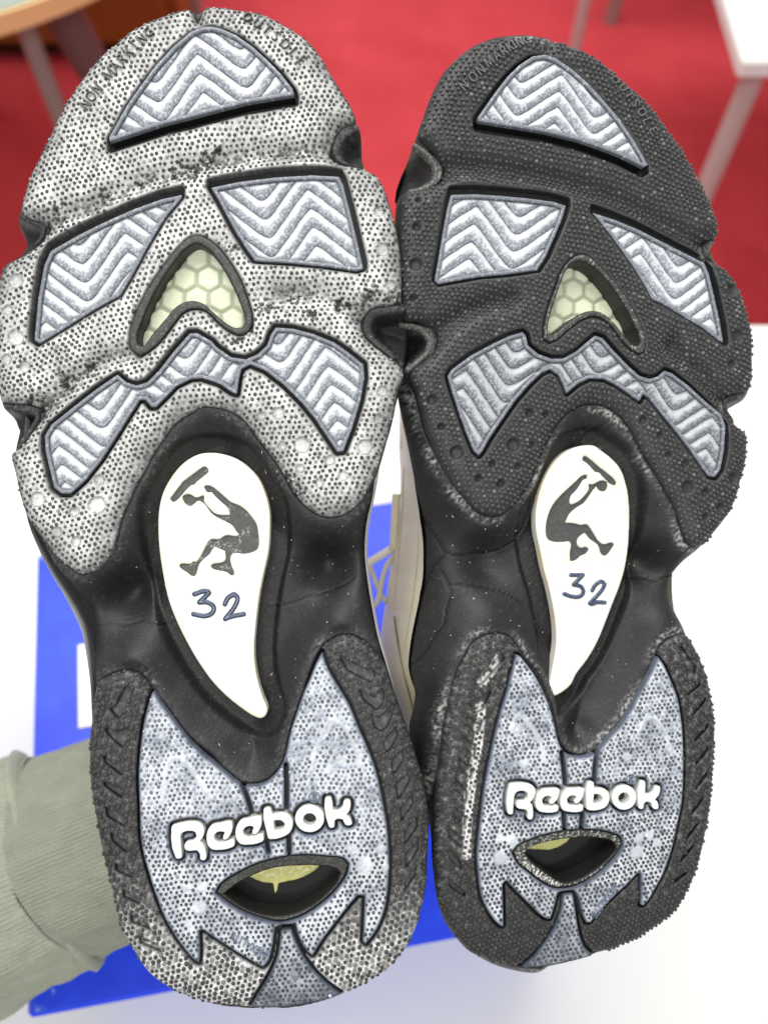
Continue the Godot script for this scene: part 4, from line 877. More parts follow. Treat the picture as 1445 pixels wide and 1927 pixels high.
func forefoot(S: Dictionary, root: Node3D, dark: bool):
	var out := curve(pts(S.outsole), 60.0)
	var f := region([out], 0.5, 12.0)
	var edge := f.copy()
	var holes := blank(Rect2(f.x0, f.y0, (f.nx - 2) * f.c + 0.01, (f.ny - 2) * f.c + 0.01), f.c)
	for i in S.pads.size():
		var lp := pts(S.pads[i].loop)
		carve(f, [lp], 1.25)
		if i < 3:
			var up := PackedVector2Array()
			for p in lp:
				up.append(p + Vector2(0, 1.5 if i else -1.6))
			carve(f, [up], 1.25)
	carve(f, [curve(pts(S.window))], 0.1)
	var fx := like(f, loops_of(S.flex, "stroke", 180.0, false), 10.0, false)
	var hf := func(x, y, q):
		var e: float = -edge.at(x, y)
		var z := 0.0
		if e < 7.0:
			var t := 1.0 - maxf(e, 0.0) / 7.0
			z -= 4.2 * (1.0 - sqrt(1.0 - t * t * 0.98))
		var g := fx.at(x, y)
		z -= (3.6 if dark else 2.8) * exp(-g * g / 13.0)
		z += 0.25 * n_mid.get_noise_2d(x * 0.4, y * 0.4)
		var s := discs_at(S.discs, x, y)
		z -= (1.5 if dark else 0.7) * (1.0 - smoothstep(-0.8, 0.1, s))
		return z
	var bloom := func(x, y):
		if dark:
			return 0.0
		var e: float = -edge.at(x, y)
		var g := fx.at(x, y)
		var w := n_mid.get_noise_2d(x * 1.6, y * 1.6)
		var b := 1.0 - 1.1 * smoothstep(0.42, 0.8, 0.62 * blobs(S.patches, x, y) + 0.55 * w + 0.3 * n_big.get_noise_2d(x * 3.0, y * 3.0))
		b -= 0.55 * exp(-g * g / 8.0) * smoothstep(-0.35, 0.3, w + n_big.get_noise_2d(x, y))
		b -= 0.4 * (1.0 - smoothstep(0.4, 3.5, e)) * smoothstep(-0.2, 0.3, w + 0.1)
		return clampf(b, 0.0, 1.0)
	var cf := func(x, y, q, z):
		var w := n_fine.get_noise_2d(x * 1.3, y * 1.3)
		if dark:
			var v := 0.22 + 0.03 * n_mid.get_noise_2d(x, y) + 0.1 * maxf(0.0, w - 0.25)
			return Color(v, v * 1.005, v * 1.04)
		var b: float = bloom.call(x, y)
		b = clampf(b + 0.3 * w * (1.0 - absf(2.0 * b - 1.0)), 0.0, 1.0)
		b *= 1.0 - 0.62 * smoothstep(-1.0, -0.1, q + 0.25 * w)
		var ds := discs_at(S.discs, x, y)
		if ds < 0.25:
			b = maxf(b, 0.92) if ds < -0.35 else b * 0.62
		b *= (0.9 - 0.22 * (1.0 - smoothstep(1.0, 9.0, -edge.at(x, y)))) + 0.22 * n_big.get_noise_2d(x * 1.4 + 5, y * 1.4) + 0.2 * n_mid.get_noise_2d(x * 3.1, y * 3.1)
		var v := lerpf(0.21, 0.865, clampf(b, 0.0, 1.0)) + 0.11 * w
		return Color(v, v, v * 0.995)
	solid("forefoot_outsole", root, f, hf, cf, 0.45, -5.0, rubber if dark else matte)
	var dots := func(x, y):
		if dark:
			var s := 0.275 + 0.035 * rng.randf()
			if rng.randf() < 0.03 + 0.2 * smoothstep(0.1, 0.5, n_big.get_noise_2d(x, y)):
				s += 0.13
			return grey(s)
		var b: float = bloom.call(x, y)
		var v := 0.21 + 0.16 * rng.randf()
		if b < 0.35 and rng.randf() < 0.3:
			v = rng.randf_range(0.4, 0.85)
		elif b < 0.8 and rng.randf() < 0.4:
			v += 0.22
		elif rng.randf() < 0.12:
			v += 0.25
		return grey(v)
	var tx: Array = S.text
	var keep := func(x, y):
		for q in tx:
			if absf(x - q[1]) < 1.4 and absf(y - q[2]) < 1.4:
				return false
		return discs_at(S.discs, x, y) > 0.35
	pebbles("pebbles", root, f, 0.75 if dark else 0.4, 1.86 if dark else 1.86, 0.62 if dark else 0.55, 0.72 if dark else 0.42, hf, keep, dots, deg_to_rad(-12.0 if dark else 10.0), 0.0016)
	for q in tx:
		letter(q[0], "embossed_letter", root, q[1], q[2], hf.call(q[1], q[2], -9.0) + 0.5, q[3], q[4] * 1.12, grey(0.4 if dark else 0.3), false, Vector2(hf.call(q[1] + 0.8, q[2], -9.0) - hf.call(q[1] - 0.8, q[2], -9.0), hf.call(q[1], q[2] + 0.8, -9.0) - hf.call(q[1], q[2] - 0.8, -9.0)) / 1.6)

func tread_pad(S: Dictionary, root: Node3D, i: int, dark: bool):
	var o := group("tread_pad", root)
	var zg: Dictionary = S.zigzags[i]
	var top: float = zg.z
	var c := 0.34
	var f := region([pts(S.pads[i].loop)], c, 7.0)
	var base := func(x, y, q): return top - 1.9
	var basec := func(x, y, q, z):
		var w := n_fine.get_noise_2d(x * 1.6, y * 1.6)
		var v := 0.46 + 0.25 * smoothstep(-0.2, 0.5, w + 0.3 * n_mid.get_noise_2d(x * 2.0, y * 2.0))
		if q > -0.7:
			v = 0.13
		return Color(v * 0.95, v * 0.985, v * 1.07)
	solid("base", o, f, base, basec, 0.2, -6.0, gum)
	var rim := f.copy()
	for k in rim.d.size():
		rim.d[k] = absf(rim.d[k] + 0.62) - 0.6
	var rc := func(x, y, q, z):
		var v := 0.5 + 0.06 * n_mid.get_noise_2d(x * 2.0, y * 2.0) + (0.2 if n_fine.get_noise_2d(x, y) > 0.45 else 0.0)
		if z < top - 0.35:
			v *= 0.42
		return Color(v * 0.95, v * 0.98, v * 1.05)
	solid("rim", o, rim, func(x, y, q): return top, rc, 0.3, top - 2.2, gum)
	var ct := cos(deg_to_rad(zg.turn))
	var st := sin(deg_to_rad(zg.turn))
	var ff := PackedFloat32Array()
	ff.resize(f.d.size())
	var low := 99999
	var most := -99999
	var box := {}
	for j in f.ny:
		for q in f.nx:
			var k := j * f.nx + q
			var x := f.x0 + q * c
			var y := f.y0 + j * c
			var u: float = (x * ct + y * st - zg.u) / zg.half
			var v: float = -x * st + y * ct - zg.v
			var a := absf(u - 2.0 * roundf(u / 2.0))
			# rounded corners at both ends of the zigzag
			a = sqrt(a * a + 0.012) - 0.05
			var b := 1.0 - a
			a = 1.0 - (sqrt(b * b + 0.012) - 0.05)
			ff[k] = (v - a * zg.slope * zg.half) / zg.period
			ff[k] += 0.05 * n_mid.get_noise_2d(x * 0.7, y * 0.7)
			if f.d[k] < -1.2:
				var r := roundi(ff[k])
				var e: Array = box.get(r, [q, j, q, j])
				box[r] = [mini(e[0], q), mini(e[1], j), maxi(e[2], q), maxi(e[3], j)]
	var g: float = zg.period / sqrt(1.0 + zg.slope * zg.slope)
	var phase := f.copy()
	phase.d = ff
	var tone := -0.1 if dark and i == 3 else 0.0
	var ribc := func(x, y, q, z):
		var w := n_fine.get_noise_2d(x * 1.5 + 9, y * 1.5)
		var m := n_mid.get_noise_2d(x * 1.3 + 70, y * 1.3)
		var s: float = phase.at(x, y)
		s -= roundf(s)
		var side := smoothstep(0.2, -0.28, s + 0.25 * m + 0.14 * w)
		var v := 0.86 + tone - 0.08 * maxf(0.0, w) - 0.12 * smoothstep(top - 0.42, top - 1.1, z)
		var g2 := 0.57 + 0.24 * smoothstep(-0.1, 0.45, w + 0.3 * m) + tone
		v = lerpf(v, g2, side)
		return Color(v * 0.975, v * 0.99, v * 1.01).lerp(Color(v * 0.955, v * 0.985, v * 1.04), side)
	var ww := 0.47 * g
	var ribh := func(x, y, q):
		var t := clampf(1.0 + q / ww, 0.0, 1.0)
		return top - 0.35 - 0.95 * t * t - 0.12 * n_fine.get_noise_2d(x * 1.2, y * 1.2) * t
	for r in box:
		var e: Array = box[r]
		var s := Fld.new()
		s.c = c
		var i0 := maxi(e[0] - 2, 0)
		var j0 := maxi(e[1] - 2, 0)
		s.nx = mini(e[2] + 2, f.nx - 1) - i0 + 1
		s.ny = mini(e[3] + 2, f.ny - 1) - j0 + 1
		if s.nx < 5 or s.ny < 5:
			continue
		s.x0 = f.x0 + i0 * c
		s.y0 = f.y0 + j0 * c
		s.d.resize(s.nx * s.ny)
		for j in s.ny:
			for q in s.nx:
				var k := (j + j0) * f.nx + q + i0
				s.d[j * s.nx + q] = maxf(f.d[k] + 1.2, (absf(ff[k] - r) - 0.47) * g)
		var w := 0.47 * g
		for piece in pieces(s):
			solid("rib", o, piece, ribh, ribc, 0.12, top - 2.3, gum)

# the separate islands of a region, small crumbs left out
func pieces(f: Fld) -> Array:
	var seen := PackedInt32Array()
	seen.resize(f.d.size())
	var o := []
	for k in f.d.size():
		if f.d[k] >= 0.0 or seen[k]:
			continue
		var todo := [k]
		seen[k] = o.size() + 1
		var mine := PackedInt32Array()
		while todo:
			var q: int = todo.pop_back()
			mine.append(q)
			for e in [q - 1, q + 1, q - f.nx, q + f.nx]:
				if e >= 0 and e < f.d.size() and f.d[e] < 0.0 and not seen[e]:
					seen[e] = 1
					todo.append(e)
		if mine.size() > 14:
			o.append(mine)
	var r := []
	for mine in o:
		var g := f.copy()
		for k in g.d.size():
			g.d[k] = absf(g.d[k]) + 1e-4
		for k in mine:
			g.d[k] = f.d[k]
		r.append(g)
	return r

func window(S: Dictionary, root: Node3D, dark: bool):
	var o := group("window", root)
	var a := curve(pts(S.window))
	var b := curve(pts(S.window_in))
	var f := region([a], 0.4, 8.0)
	var hole := like(f, [b], 8.0)
	var ring := f.copy()
	for k in ring.d.size():
		ring.d[k] = maxf(f.d[k], -hole.d[k])
	var rc := func(x, y, q, z):
		var v := 0.26 + 0.05 * n_mid.get_noise_2d(x * 2.0, y * 2.0)
		v += (0.4 if dark else 0.15) * smoothstep(0.25, 0.6, n_fine.get_noise_2d(x * 1.5, y * 1.5) + 0.2 * n_mid.get_noise_2d(x, y))
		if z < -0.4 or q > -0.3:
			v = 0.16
		return Color(v, v, v * 0.98)
	solid("frame", o, ring, func(x, y, q): return 0.6, rc, 0.9, -9.0, leather)
	var low := -8.5 if dark else -6.0
	var in_ := measure(blank(bounds([b], 5.5), 0.4), [b], 8.0)
	for k in in_.d.size():
		in_.d[k] -= 4.5
	var fl := func(x, y, q, z): return Color(0.72, 0.74, 0.64)
	solid("backing", o, in_, func(x, y, q): return low - 0.9, fl, 0.3, -12.0, pearl)
	var hr: float = S.hex
	var n := int(60.0 / hr)
	var cx := in_.x0 + in_.nx * 0.2
	var cy := in_.y0 + in_.ny * 0.2
	for j in range(-n, n + 1):
		for i in range(-n, n + 1):
			var hx := cx + (i + 0.5 * absi(j % 2)) * hr * 1.732
			var hy := cy + j * hr * 1.5
			var lp := PackedVector2Array()
			for k in 6:
				lp.append(Vector2(hx, hy) + Vector2.from_angle(TAU * (k + 0.5) / 6) * (hr - 0.55))
			var cell := region([lp], 0.4, 5.0)
			var any := false
			for jj in cell.ny:
				for ii in cell.nx:
					var k := jj * cell.nx + ii
					var x := cell.x0 + ii * 0.4
					var y := cell.y0 + jj * 0.4
					if x < in_.x0 or y < in_.y0 or x > in_.x0 + (in_.nx - 1) * 0.4 or y > in_.y0 + (in_.ny - 1) * 0.4:
						cell.d[k] = 5.0
						continue
					cell.d[k] = maxf(cell.d[k], in_.at(x, y))
					any = any or cell.d[k] < -0.6
			if any:
				var tone := rng.randf_range(-0.03, 0.03)
				var cc := func(x, y, q, z):
					var v := 0.03 * n_mid.get_noise_2d(x * 2.0, y * 2.0) + tone
					return Color(0.95 + v, 0.955 + v, 0.83 + v)
				solid("honeycomb_cell", o, cell, func(x, y, q): return low, cc, 0.8, low - 2.0, pearl)

func plate(S: Dictionary, root: Node3D, dark: bool):
	var f := region([curve(pts(S.plate))], 0.4, 6.0)
	var bar := curve(pts(S.bar), 60.0, true, 2)
	var fig := curve(pts(S.figure), 60.0, true, 3)
	var marks := like(f, [bar, fig], 4.0)
	var dig := like(f, loops_of(S.digits, "stroke", 100.0, false), 5.0, false)
	for k in dig.d.size():
		marks.d[k] = minf(marks.d[k], dig.d[k] - S.digit_r)
	var top := -5.0
	var hf := func(x, y, q):
		var m := marks.at(x, y)
		return top + 0.22 * exp(-pow((m - 1.5) / 0.28, 2.0)) + 0.12 * exp(-pow((m - 0.2) / 0.4, 2.0))
	var pc := func(x, y, q, z):
		var v := 0.925 + 0.012 * n_mid.get_noise_2d(x, y)
		var y2 := 0.06 * smoothstep(-2.2, -0.2, q + 1.2 * n_mid.get_noise_2d(x * 0.8, y * 0.8)) * (0.6 + n_big.get_noise_2d(x, y))
		return Color(v, v * 0.995 - y2 * 0.4, v * 0.97 - y2 * 1.6)
	carve(f, [bar], 0.0)
	carve(f, [fig], 0.0)
	solid("arch_plate", root, f, hf, pc, 0.45, -9.5, pearl)
	for q in [["emblem_bar", bar], ["emblem_figure", fig]]:
		var g := region([q[1]], 0.3, 3.0)
		for k in g.d.size():
			g.d[k] -= 0.25
		var ec := func(x, y, d, z):
			var v := 0.30 + 0.04 * n_mid.get_noise_2d(x * 2.0, y * 2.0)
			if not dark:
				v += 0.3 * smoothstep(0.3, 0.6, n_fine.get_noise_2d(x * 1.4, y * 1.4) + 0.25) * smoothstep(0.0, 0.4, n_big.get_noise_2d(x * 3.0, y * 3.0 + 9))
			return grey(v)
		solid(q[0], root, g, func(x, y, d): return top - 0.75, ec, 0.3, -9.0, rubber)
	for i in 2:
		var st := curve(pts(S.digits[i].stroke), 75.0, false)
		var r: float = S.digit_r
		var g := lines([st], 0.25, r + 0.6)
		for k in g.d.size():
			g.d[k] -= r
		var dc := func(x, y, d, z):
			var v := 0.05 * n_mid.get_noise_2d(x * 3.0, y * 3.0)
			if dark:
				v += 0.12 * smoothstep(0.15, 0.4, n_fine.get_noise_2d(x, y))
			return Color(0.25 + v, 0.29 + v, 0.38 + v)
		solid("digit_" + ["three", "two"][i], root, g, func(x, y, d): return top + 0.5, dc, r * 0.9, top - 1.0, gloss)

func heel(S: Dictionary, root: Node3D, dark: bool):
	var out := curve(pts(S.heel), 60.0)
	var padl := curve(pts(S.heel_pad), 45.0, true, 3)
	var wedl := curve(pts(S.wedge), 45.0, true, 3)
	var eye := curve(pts(S.eye))
	var eyi := curve(pts(S.eye_in))
	var yb: float = bounds([out], 0).position.y
	# black rubber round the pad
	var f := region([out], 0.5, 9.0)
	var edge := f.copy()
	carve(f, [padl], 0.95)
	carve(f, [wedl], 0.9)
	for q in S.chevrons:
		carve(f, [pts(q.loop)], 0.0)
	var sh := func(x, y, q):
		var e: float = -edge.at(x, y)
		var z := -0.2 + 0.2 * n_mid.get_noise_2d(x * 0.4, y * 0.4)
		if e < 6.0:
			var t := 1.0 - maxf(e, 0.0) / 6.0
			z -= 3.6 * (1.0 - sqrt(1.0 - t * t * 0.98))
		if y < yb + 26.0:
			z -= 0.0035 * pow(yb + 26.0 - y, 2.0)
		return z
	var sm := f
	if S.smear:
		sm = like(f, loops_of(S.smear, "stroke", 180.0, false), 4.0, false)
	var bloom := func(x, y):
		var w := n_mid.get_noise_2d(x * 1.5 + 30, y * 1.5)
		var low := smoothstep(58.0, 8.0, y - yb)
		var b := (1.15 * low + 0.06 + 0.6 * w) if not dark else 0.12 + 0.75 * w - 0.25 * low
		if dark and S.smear:
			b += 1.8 * (1.0 - smoothstep(0.9, 1.9, sm.at(x, y) + 0.6 * w))
		return clampf(b, 0.0, 1.3)
	var sc := func(x, y, q, z):
		var b: float = bloom.call(x, y)
		var w := n_fine.get_noise_2d(x * 1.3, y * 1.3)
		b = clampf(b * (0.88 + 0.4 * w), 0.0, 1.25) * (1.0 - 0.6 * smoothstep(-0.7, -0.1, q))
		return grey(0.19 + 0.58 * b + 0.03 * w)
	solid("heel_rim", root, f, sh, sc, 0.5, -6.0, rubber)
	var yes := func(x, y): return true
	var dk := func(x, y):
		return grey(0.21 + 0.05 * rng.randf() + (0.2 * bloom.call(x, y) if rng.randf() < 0.25 else 0.0))
	pebbles("rim_pebbles", root, f, 0.35, 1.95 if not dark else 1.75, 0.66 if not dark else 0.58, 0.55, sh, yes, dk, 0.3, 0.0)
	for q in S.chevrons:
		var g := region([pts(q.loop)], 0.4, 3.0)
		for k in g.d.size():
			g.d[k] -= 0.3
		var cc := func(x, y, d, z):
			var b: float = bloom.call(x, y)
			return grey(0.27 + 0.45 * b * smoothstep(-0.2, 0.5, n_mid.get_noise_2d(x * 2.0, y * 2.0) + 0.2) + 0.03 * n_fine.get_noise_2d(x, y))
		solid("tread_chevron", root, g, func(x, y, d): return sh.call(x, y, d) - 1.9, cc, 0.3, -6.0, rubber)
	# the blue pad and the wedge below it
	var p := region([padl], 0.45, 9.0)
	var lets := []
	for q in S.letters:
		for lp in q.loops:
			lets.append(curve(pts(lp), 50.0, true, 3))
	carve(p, [eye], 0.35)
	carve(p, loops_of(S.heel_grooves, "stroke", 180.0, false), 0.75, false)
	for q in lets:
		carve(p, [q], 0.8)
	var lf := like(p, loops_of(S.leaf, "stroke", 180.0, false), 4.0, false)
	var navy := [[-1, 0]]
	var ph := func(x, y, q):
		var z := 0.2 * n_mid.get_noise_2d(x * 0.5, y * 0.5)
		z += 0.5 * exp(-pow(lf.at(x, y) / 0.8, 2.0))
		if y < yb + 26.0:
			z -= 0.0035 * pow(yb + 26.0 - y, 2.0)
		var s := discs_at(S.heel_discs, x, y)
		z += 0.3 * (1.0 - smoothstep(-0.5, 0.0, s))
		return z
	var film := func(x, y):
		var w := n_big.get_noise_2d(x * 1.3 + 11, y * 1.3)
		var b := 0.9 + 0.4 * w + 0.25 * n_mid.get_noise_2d(x * 2.0 + 7, y * 2.0)
		if y < yb + 22.0:
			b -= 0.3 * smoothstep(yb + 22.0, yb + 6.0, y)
		return clampf(b, 0.1, 1.0)
	var pc := func(x, y, q, z):
		var w := n_fine.get_noise_2d(x * 1.3, y * 1.3)
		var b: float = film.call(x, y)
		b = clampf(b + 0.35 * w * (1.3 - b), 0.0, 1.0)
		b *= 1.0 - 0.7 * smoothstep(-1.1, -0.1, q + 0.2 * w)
		if discs_at(S.heel_discs, x, y) < 0.0 or lf.at(x, y) < 0.7:
			b = maxf(b, 0.8)
		return Color(0.2, 0.225, 0.29).lerp(Color(0.82, 0.84, 0.865), b)
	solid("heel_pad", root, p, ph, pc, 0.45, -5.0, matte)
	var bl := func(x, y):
		var low := smoothstep(yb + 80.0, yb + 40.0, y)
		var v := lerpf(0.36 if not dark else 0.3, 0.22, low) + 0.12 * rng.randf()
		if rng.randf() < 0.3 * (1.0 - low):
			v += 0.25
		if film.call(x, y) < 0.35 and rng.randf() < 0.5:
			v = 0.8
		return Color(v * 0.95, v * 0.98, v * 1.08)
	var keep := func(x, y):
		return discs_at(S.heel_discs, x, y) > 0.3 and lf.at(x, y) > 0.75 and Vector2(x - S.reg[0], y - S.reg[1]).length() > S.reg[2] + 0.4 and not in_text(S, x, y)
	pebbles("pad_pebbles", root, p, 0.5, 1.72 if not dark else 1.66, 0.52 if not dark else 0.55, 0.4, ph, keep, bl, 0.1, 0.0)
	var w := region([wedl], 0.45, 9.0)
	var tl := Vector2(S.tooth[0], S.tooth[1])
	var tr: float = S.tooth[2]
	solid("heel_wedge", root, w, ph, func(x, y, q, z): return Color(pc.call(x, y, q, z)).darkened(0.12), 0.5, -6.0, matte)
	pebbles("wedge_pebbles", root, w, 0.4, 1.8, 0.52, 0.4, ph, func(x, y): return tl.distance_to(Vector2(x, y)) > tr * 1.1, bl, 0.0, 0.0)
	var tri := PackedVector2Array([tl + Vector2(-tr, tr * 0.9), tl + Vector2(tr, tr * 0.9), tl + Vector2(-0.1 * tr, -tr)])
	solid("wedge_arrow", root, region([tri], 0.3, 3.0), func(x, y, q): return ph.call(x, y, q) + 0.45, func(x, y, q, z): return Color(0.46, 0.47, 0.5), 0.3, -4.0, gum)
	# floor of the gaps, then the raised letters
	var base := region([out], 0.9, 4.0)
	for k in base.d.size():
		base.d[k] += 1.5
	carve(base, [eyi], 0.2)
	solid("heel_base", root, base, func(x, y, q): return -3.6 - (0.0035 * pow(maxf(0.0, yb + 26.0 - y), 2.0)), func(x, y, q, z): return grey(0.16), 0.3, -9.0, rubber)
	for q in S.letters:
		var ls := []
		for lp in q.loops:
			ls.append(curve(pts(lp), 50.0, true, 3))
		var g := region(ls, 0.24, 3.0)
		for k in g.d.size():
			g.d[k] += 0.22
		var lc := func(x, y, d, z):
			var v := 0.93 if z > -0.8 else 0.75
			return Color(v, v, v * 0.98)
		solid("letter_" + String(q.name).to_lower(), root, g, func(x, y, d): return 0.45, lc, 0.24, -4.0, pearl)
	# eye shaped opening
	var o := group("heel_window", root)
	var er := region([eye], 0.4, 6.0)
	var ei := like(er, [eyi], 6.0)
	for k in er.d.size():
		er.d[k] = maxf(er.d[k], -ei.d[k])
	var ec := func(x, y, d, z):
		var v := 0.24 + 0.05 * n_mid.get_noise_2d(x * 2.0, y * 2.0)
		v += (0.6 if dark else 0.12) * smoothstep(-0.15, 0.4, n_fine.get_noise_2d(x * 1.6, y * 1.6) + 0.15 * n_mid.get_noise_2d(x, y) + (0.1 if y < S.reg[1] - 26 else -0.15))
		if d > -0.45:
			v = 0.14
		return Color(v, v, v * 0.97)
	solid("frame", o, er, func(x, y, d): return -0.5 - 0.25 * maxf(0.0, 4.0 - absf(ei.at(x, y))) , ec, 0.5, -10.5, leather)
	var bk := region([eyi], 0.6, 4.0)
	for k in bk.d.size():
		bk.d[k] -= 1.2
	solid("cavity", o, bk, func(x, y, d): return -10.0, func(x, y, d, z): return grey(0.1), 0.3, -12.0, gloss)
	var sl := region([curve(pts(S.sliver))], 0.35, 4.0)
	solid("bubble", o, sl, func(x, y, d): return -8.5 + 0.4 * n_mid.get_noise_2d(x, y), func(x, y, d, z): return Color(0.83, 0.8, 0.52), 0.6, -10.5, pearl)
	# registered mark and the small moulded line of text
	var rg := []
	for k in 25:
		rg.append(Vector2(S.reg[0], S.reg[1]) + Vector2.from_angle(TAU * k / 24) * S.reg[2])
	var ring := lines([PackedVector2Array(rg)], 0.2, 0.7)
	for k in ring.d.size():
		ring.d[k] -= 0.22
	solid("mark_ring", root, ring, func(x, y, d): return ph.call(x, y, d) + 0.3, func(x, y, d, z): return Color(0.42, 0.45, 0.52), 0.15, -2.0, gum)
	letter("R", "mark_letter", root, S.reg[0], S.reg[1], 0.15, 8.0 if not dark else 0.0, S.reg[2] * 1.25, Color(0.4, 0.43, 0.5), true)
	letter("HEXALITE", "moulded_text", root, S.small_text[0], S.small_text[1], ph.call(S.small_text[0], S.small_text[1], -9.0) + 0.35, S.small_text[2], S.small_text[3] * 1.1, Color(0.42, 0.45, 0.53))

func in_text(S: Dictionary, x: float, y: float) -> bool:
	var q := (Vector2(x, y) - Vector2(S.small_text[0], S.small_text[1])).rotated(-deg_to_rad(S.small_text[2]))
	return absf(q.x) < S.small_text[4] / 2 and absf(q.y) < S.small_text[3] * 0.9

func upper(S: Dictionary, root: Node3D, dark: bool):
	var a := curve(pts(S.upper[0].loop), 180.0, true, 3)
	var b := curve(pts(S.upper[1].loop), 180.0, true, 3)
	var n := a.size()
	var v := PackedVector3Array()
	var col := PackedColorArray()
	var ix := PackedInt32Array()
	var rings := []
	var box := bounds([b], 0)
	var put := func(loop, z, w, drop):
		for p in loop:
			var t: float = (p.y - box.position.y) / box.size.y
			var mx: float = box.get_center().x + (p.x - box.get_center().x) * w
			var my: float = box.get_center().y + (p.y - box.get_center().y) * (0.55 + 0.45 * w) - drop * 9.0
			var zz: float = z if drop == 0.0 else z - drop * 62.0 * (1.0 - 0.62 * smoothstep(0.35, 0.85, t))
			v.append(Vector3(mx, my, zz) * 0.001)
			var q := 0.04 * n_mid.get_noise_3d(mx * 0.6, my * 0.6, zz * 0.6)
			var age := 0.5 + 0.5 * n_big.get_noise_3d(mx, my, zz)
			col.append(Color(0.95 + q - 0.05 * age, 0.935 + q - 0.07 * age, 0.88 + q - 0.16 * age) if dark else Color(0.97, 0.97, 0.96))
	put.call(a, S.upper[0].z + 3.0, 1.0, 0.0)
	put.call(a, S.upper[0].z, 1.0, 0.0)
	put.call(b, S.upper[1].z, 1.0, 0.0)
	for k in [[0.98, 0.25], [0.9, 0.5], [0.74, 0.75], [0.52, 0.95], [0.3, 1.05], [0.05, 1.0]]:
		put.call(b, S.upper[1].z, k[0], k[1])
	for j in v.size() / n - 1:
		for i in n:
			var k := j * n + i
			var k2 := j * n + (i + 1) % n
			ix.append_array(PackedInt32Array([k, k2 + n, k2, k, k + n, k2 + n]))
	commit("upper", root, v, normals(v, ix), col, ix, hide)
	for q in S.tubes:
		var p := PackedVector3Array()
		var line := curve(pts(q.stroke), 180.0, false)
		for k in line.size():
			p.append(Vector3(line[k].x, line[k].y, lerpf(q.z[0], q.z[1], k / (line.size() - 1.0))) * 0.001)
		var r := []
		r.resize(p.size())
		r.fill(q.r * 0.001)
		var c := Color(0.87, 0.85, 0.75)
		if q.called == "panel_seam":
			c = Color(0.68, 0.65, 0.56)
		elif q.called == "seam":
			c = Color(0.42, 0.35, 0.29)
		elif q.called == "lace":
			c = Color(0.94, 0.93, 0.88)
		tube(q.called, root, p, r, c, hide)

# ------------------------------------------------------------------ what lies behind
func sheet(called: String, parent: Node, size: Vector2, cells: Vector2i, at: Vector3, m: Material, cf) -> MeshInstance3D:
	var v := PackedVector3Array()
	var nor := PackedVector3Array()
	var col := PackedColorArray()
	var ix := PackedInt32Array()
	for j in cells.y + 1:
		for i in cells.x + 1:
			var x := (float(i) / cells.x - 0.5) * size.x
			var z := (float(j) / cells.y - 0.5) * size.y
			v.append(at + Vector3(x, 0, z))
			nor.append(Vector3.UP)
			col.append(cf.call(x, z))
	for j in cells.y:
		for i in cells.x:
			var k := j * (cells.x + 1) + i
			ix.append_array(PackedInt32Array([k, k + 1, k + cells.x + 2, k, k + cells.x + 2, k + cells.x + 1]))
	return commit(called, parent, v, nor, col, ix, m)

func thing(called: String, at: Vector3, label: String, category: String, grp := "") -> Node3D:
	var o := group(called, self)
	o.position = at
	tag(o, label, category, grp)
	return o

func leg(parent: Node3D, at: Vector3, h: float, r0: float, r1: float, c: Color):
	var p := PackedVector3Array([at, at + Vector3(0, h * 0.5, 0), at + Vector3(0, h, 0)])
	tube("leg", parent, p, [r0, (r0 + r1) / 2, r1], c, steel, 14)

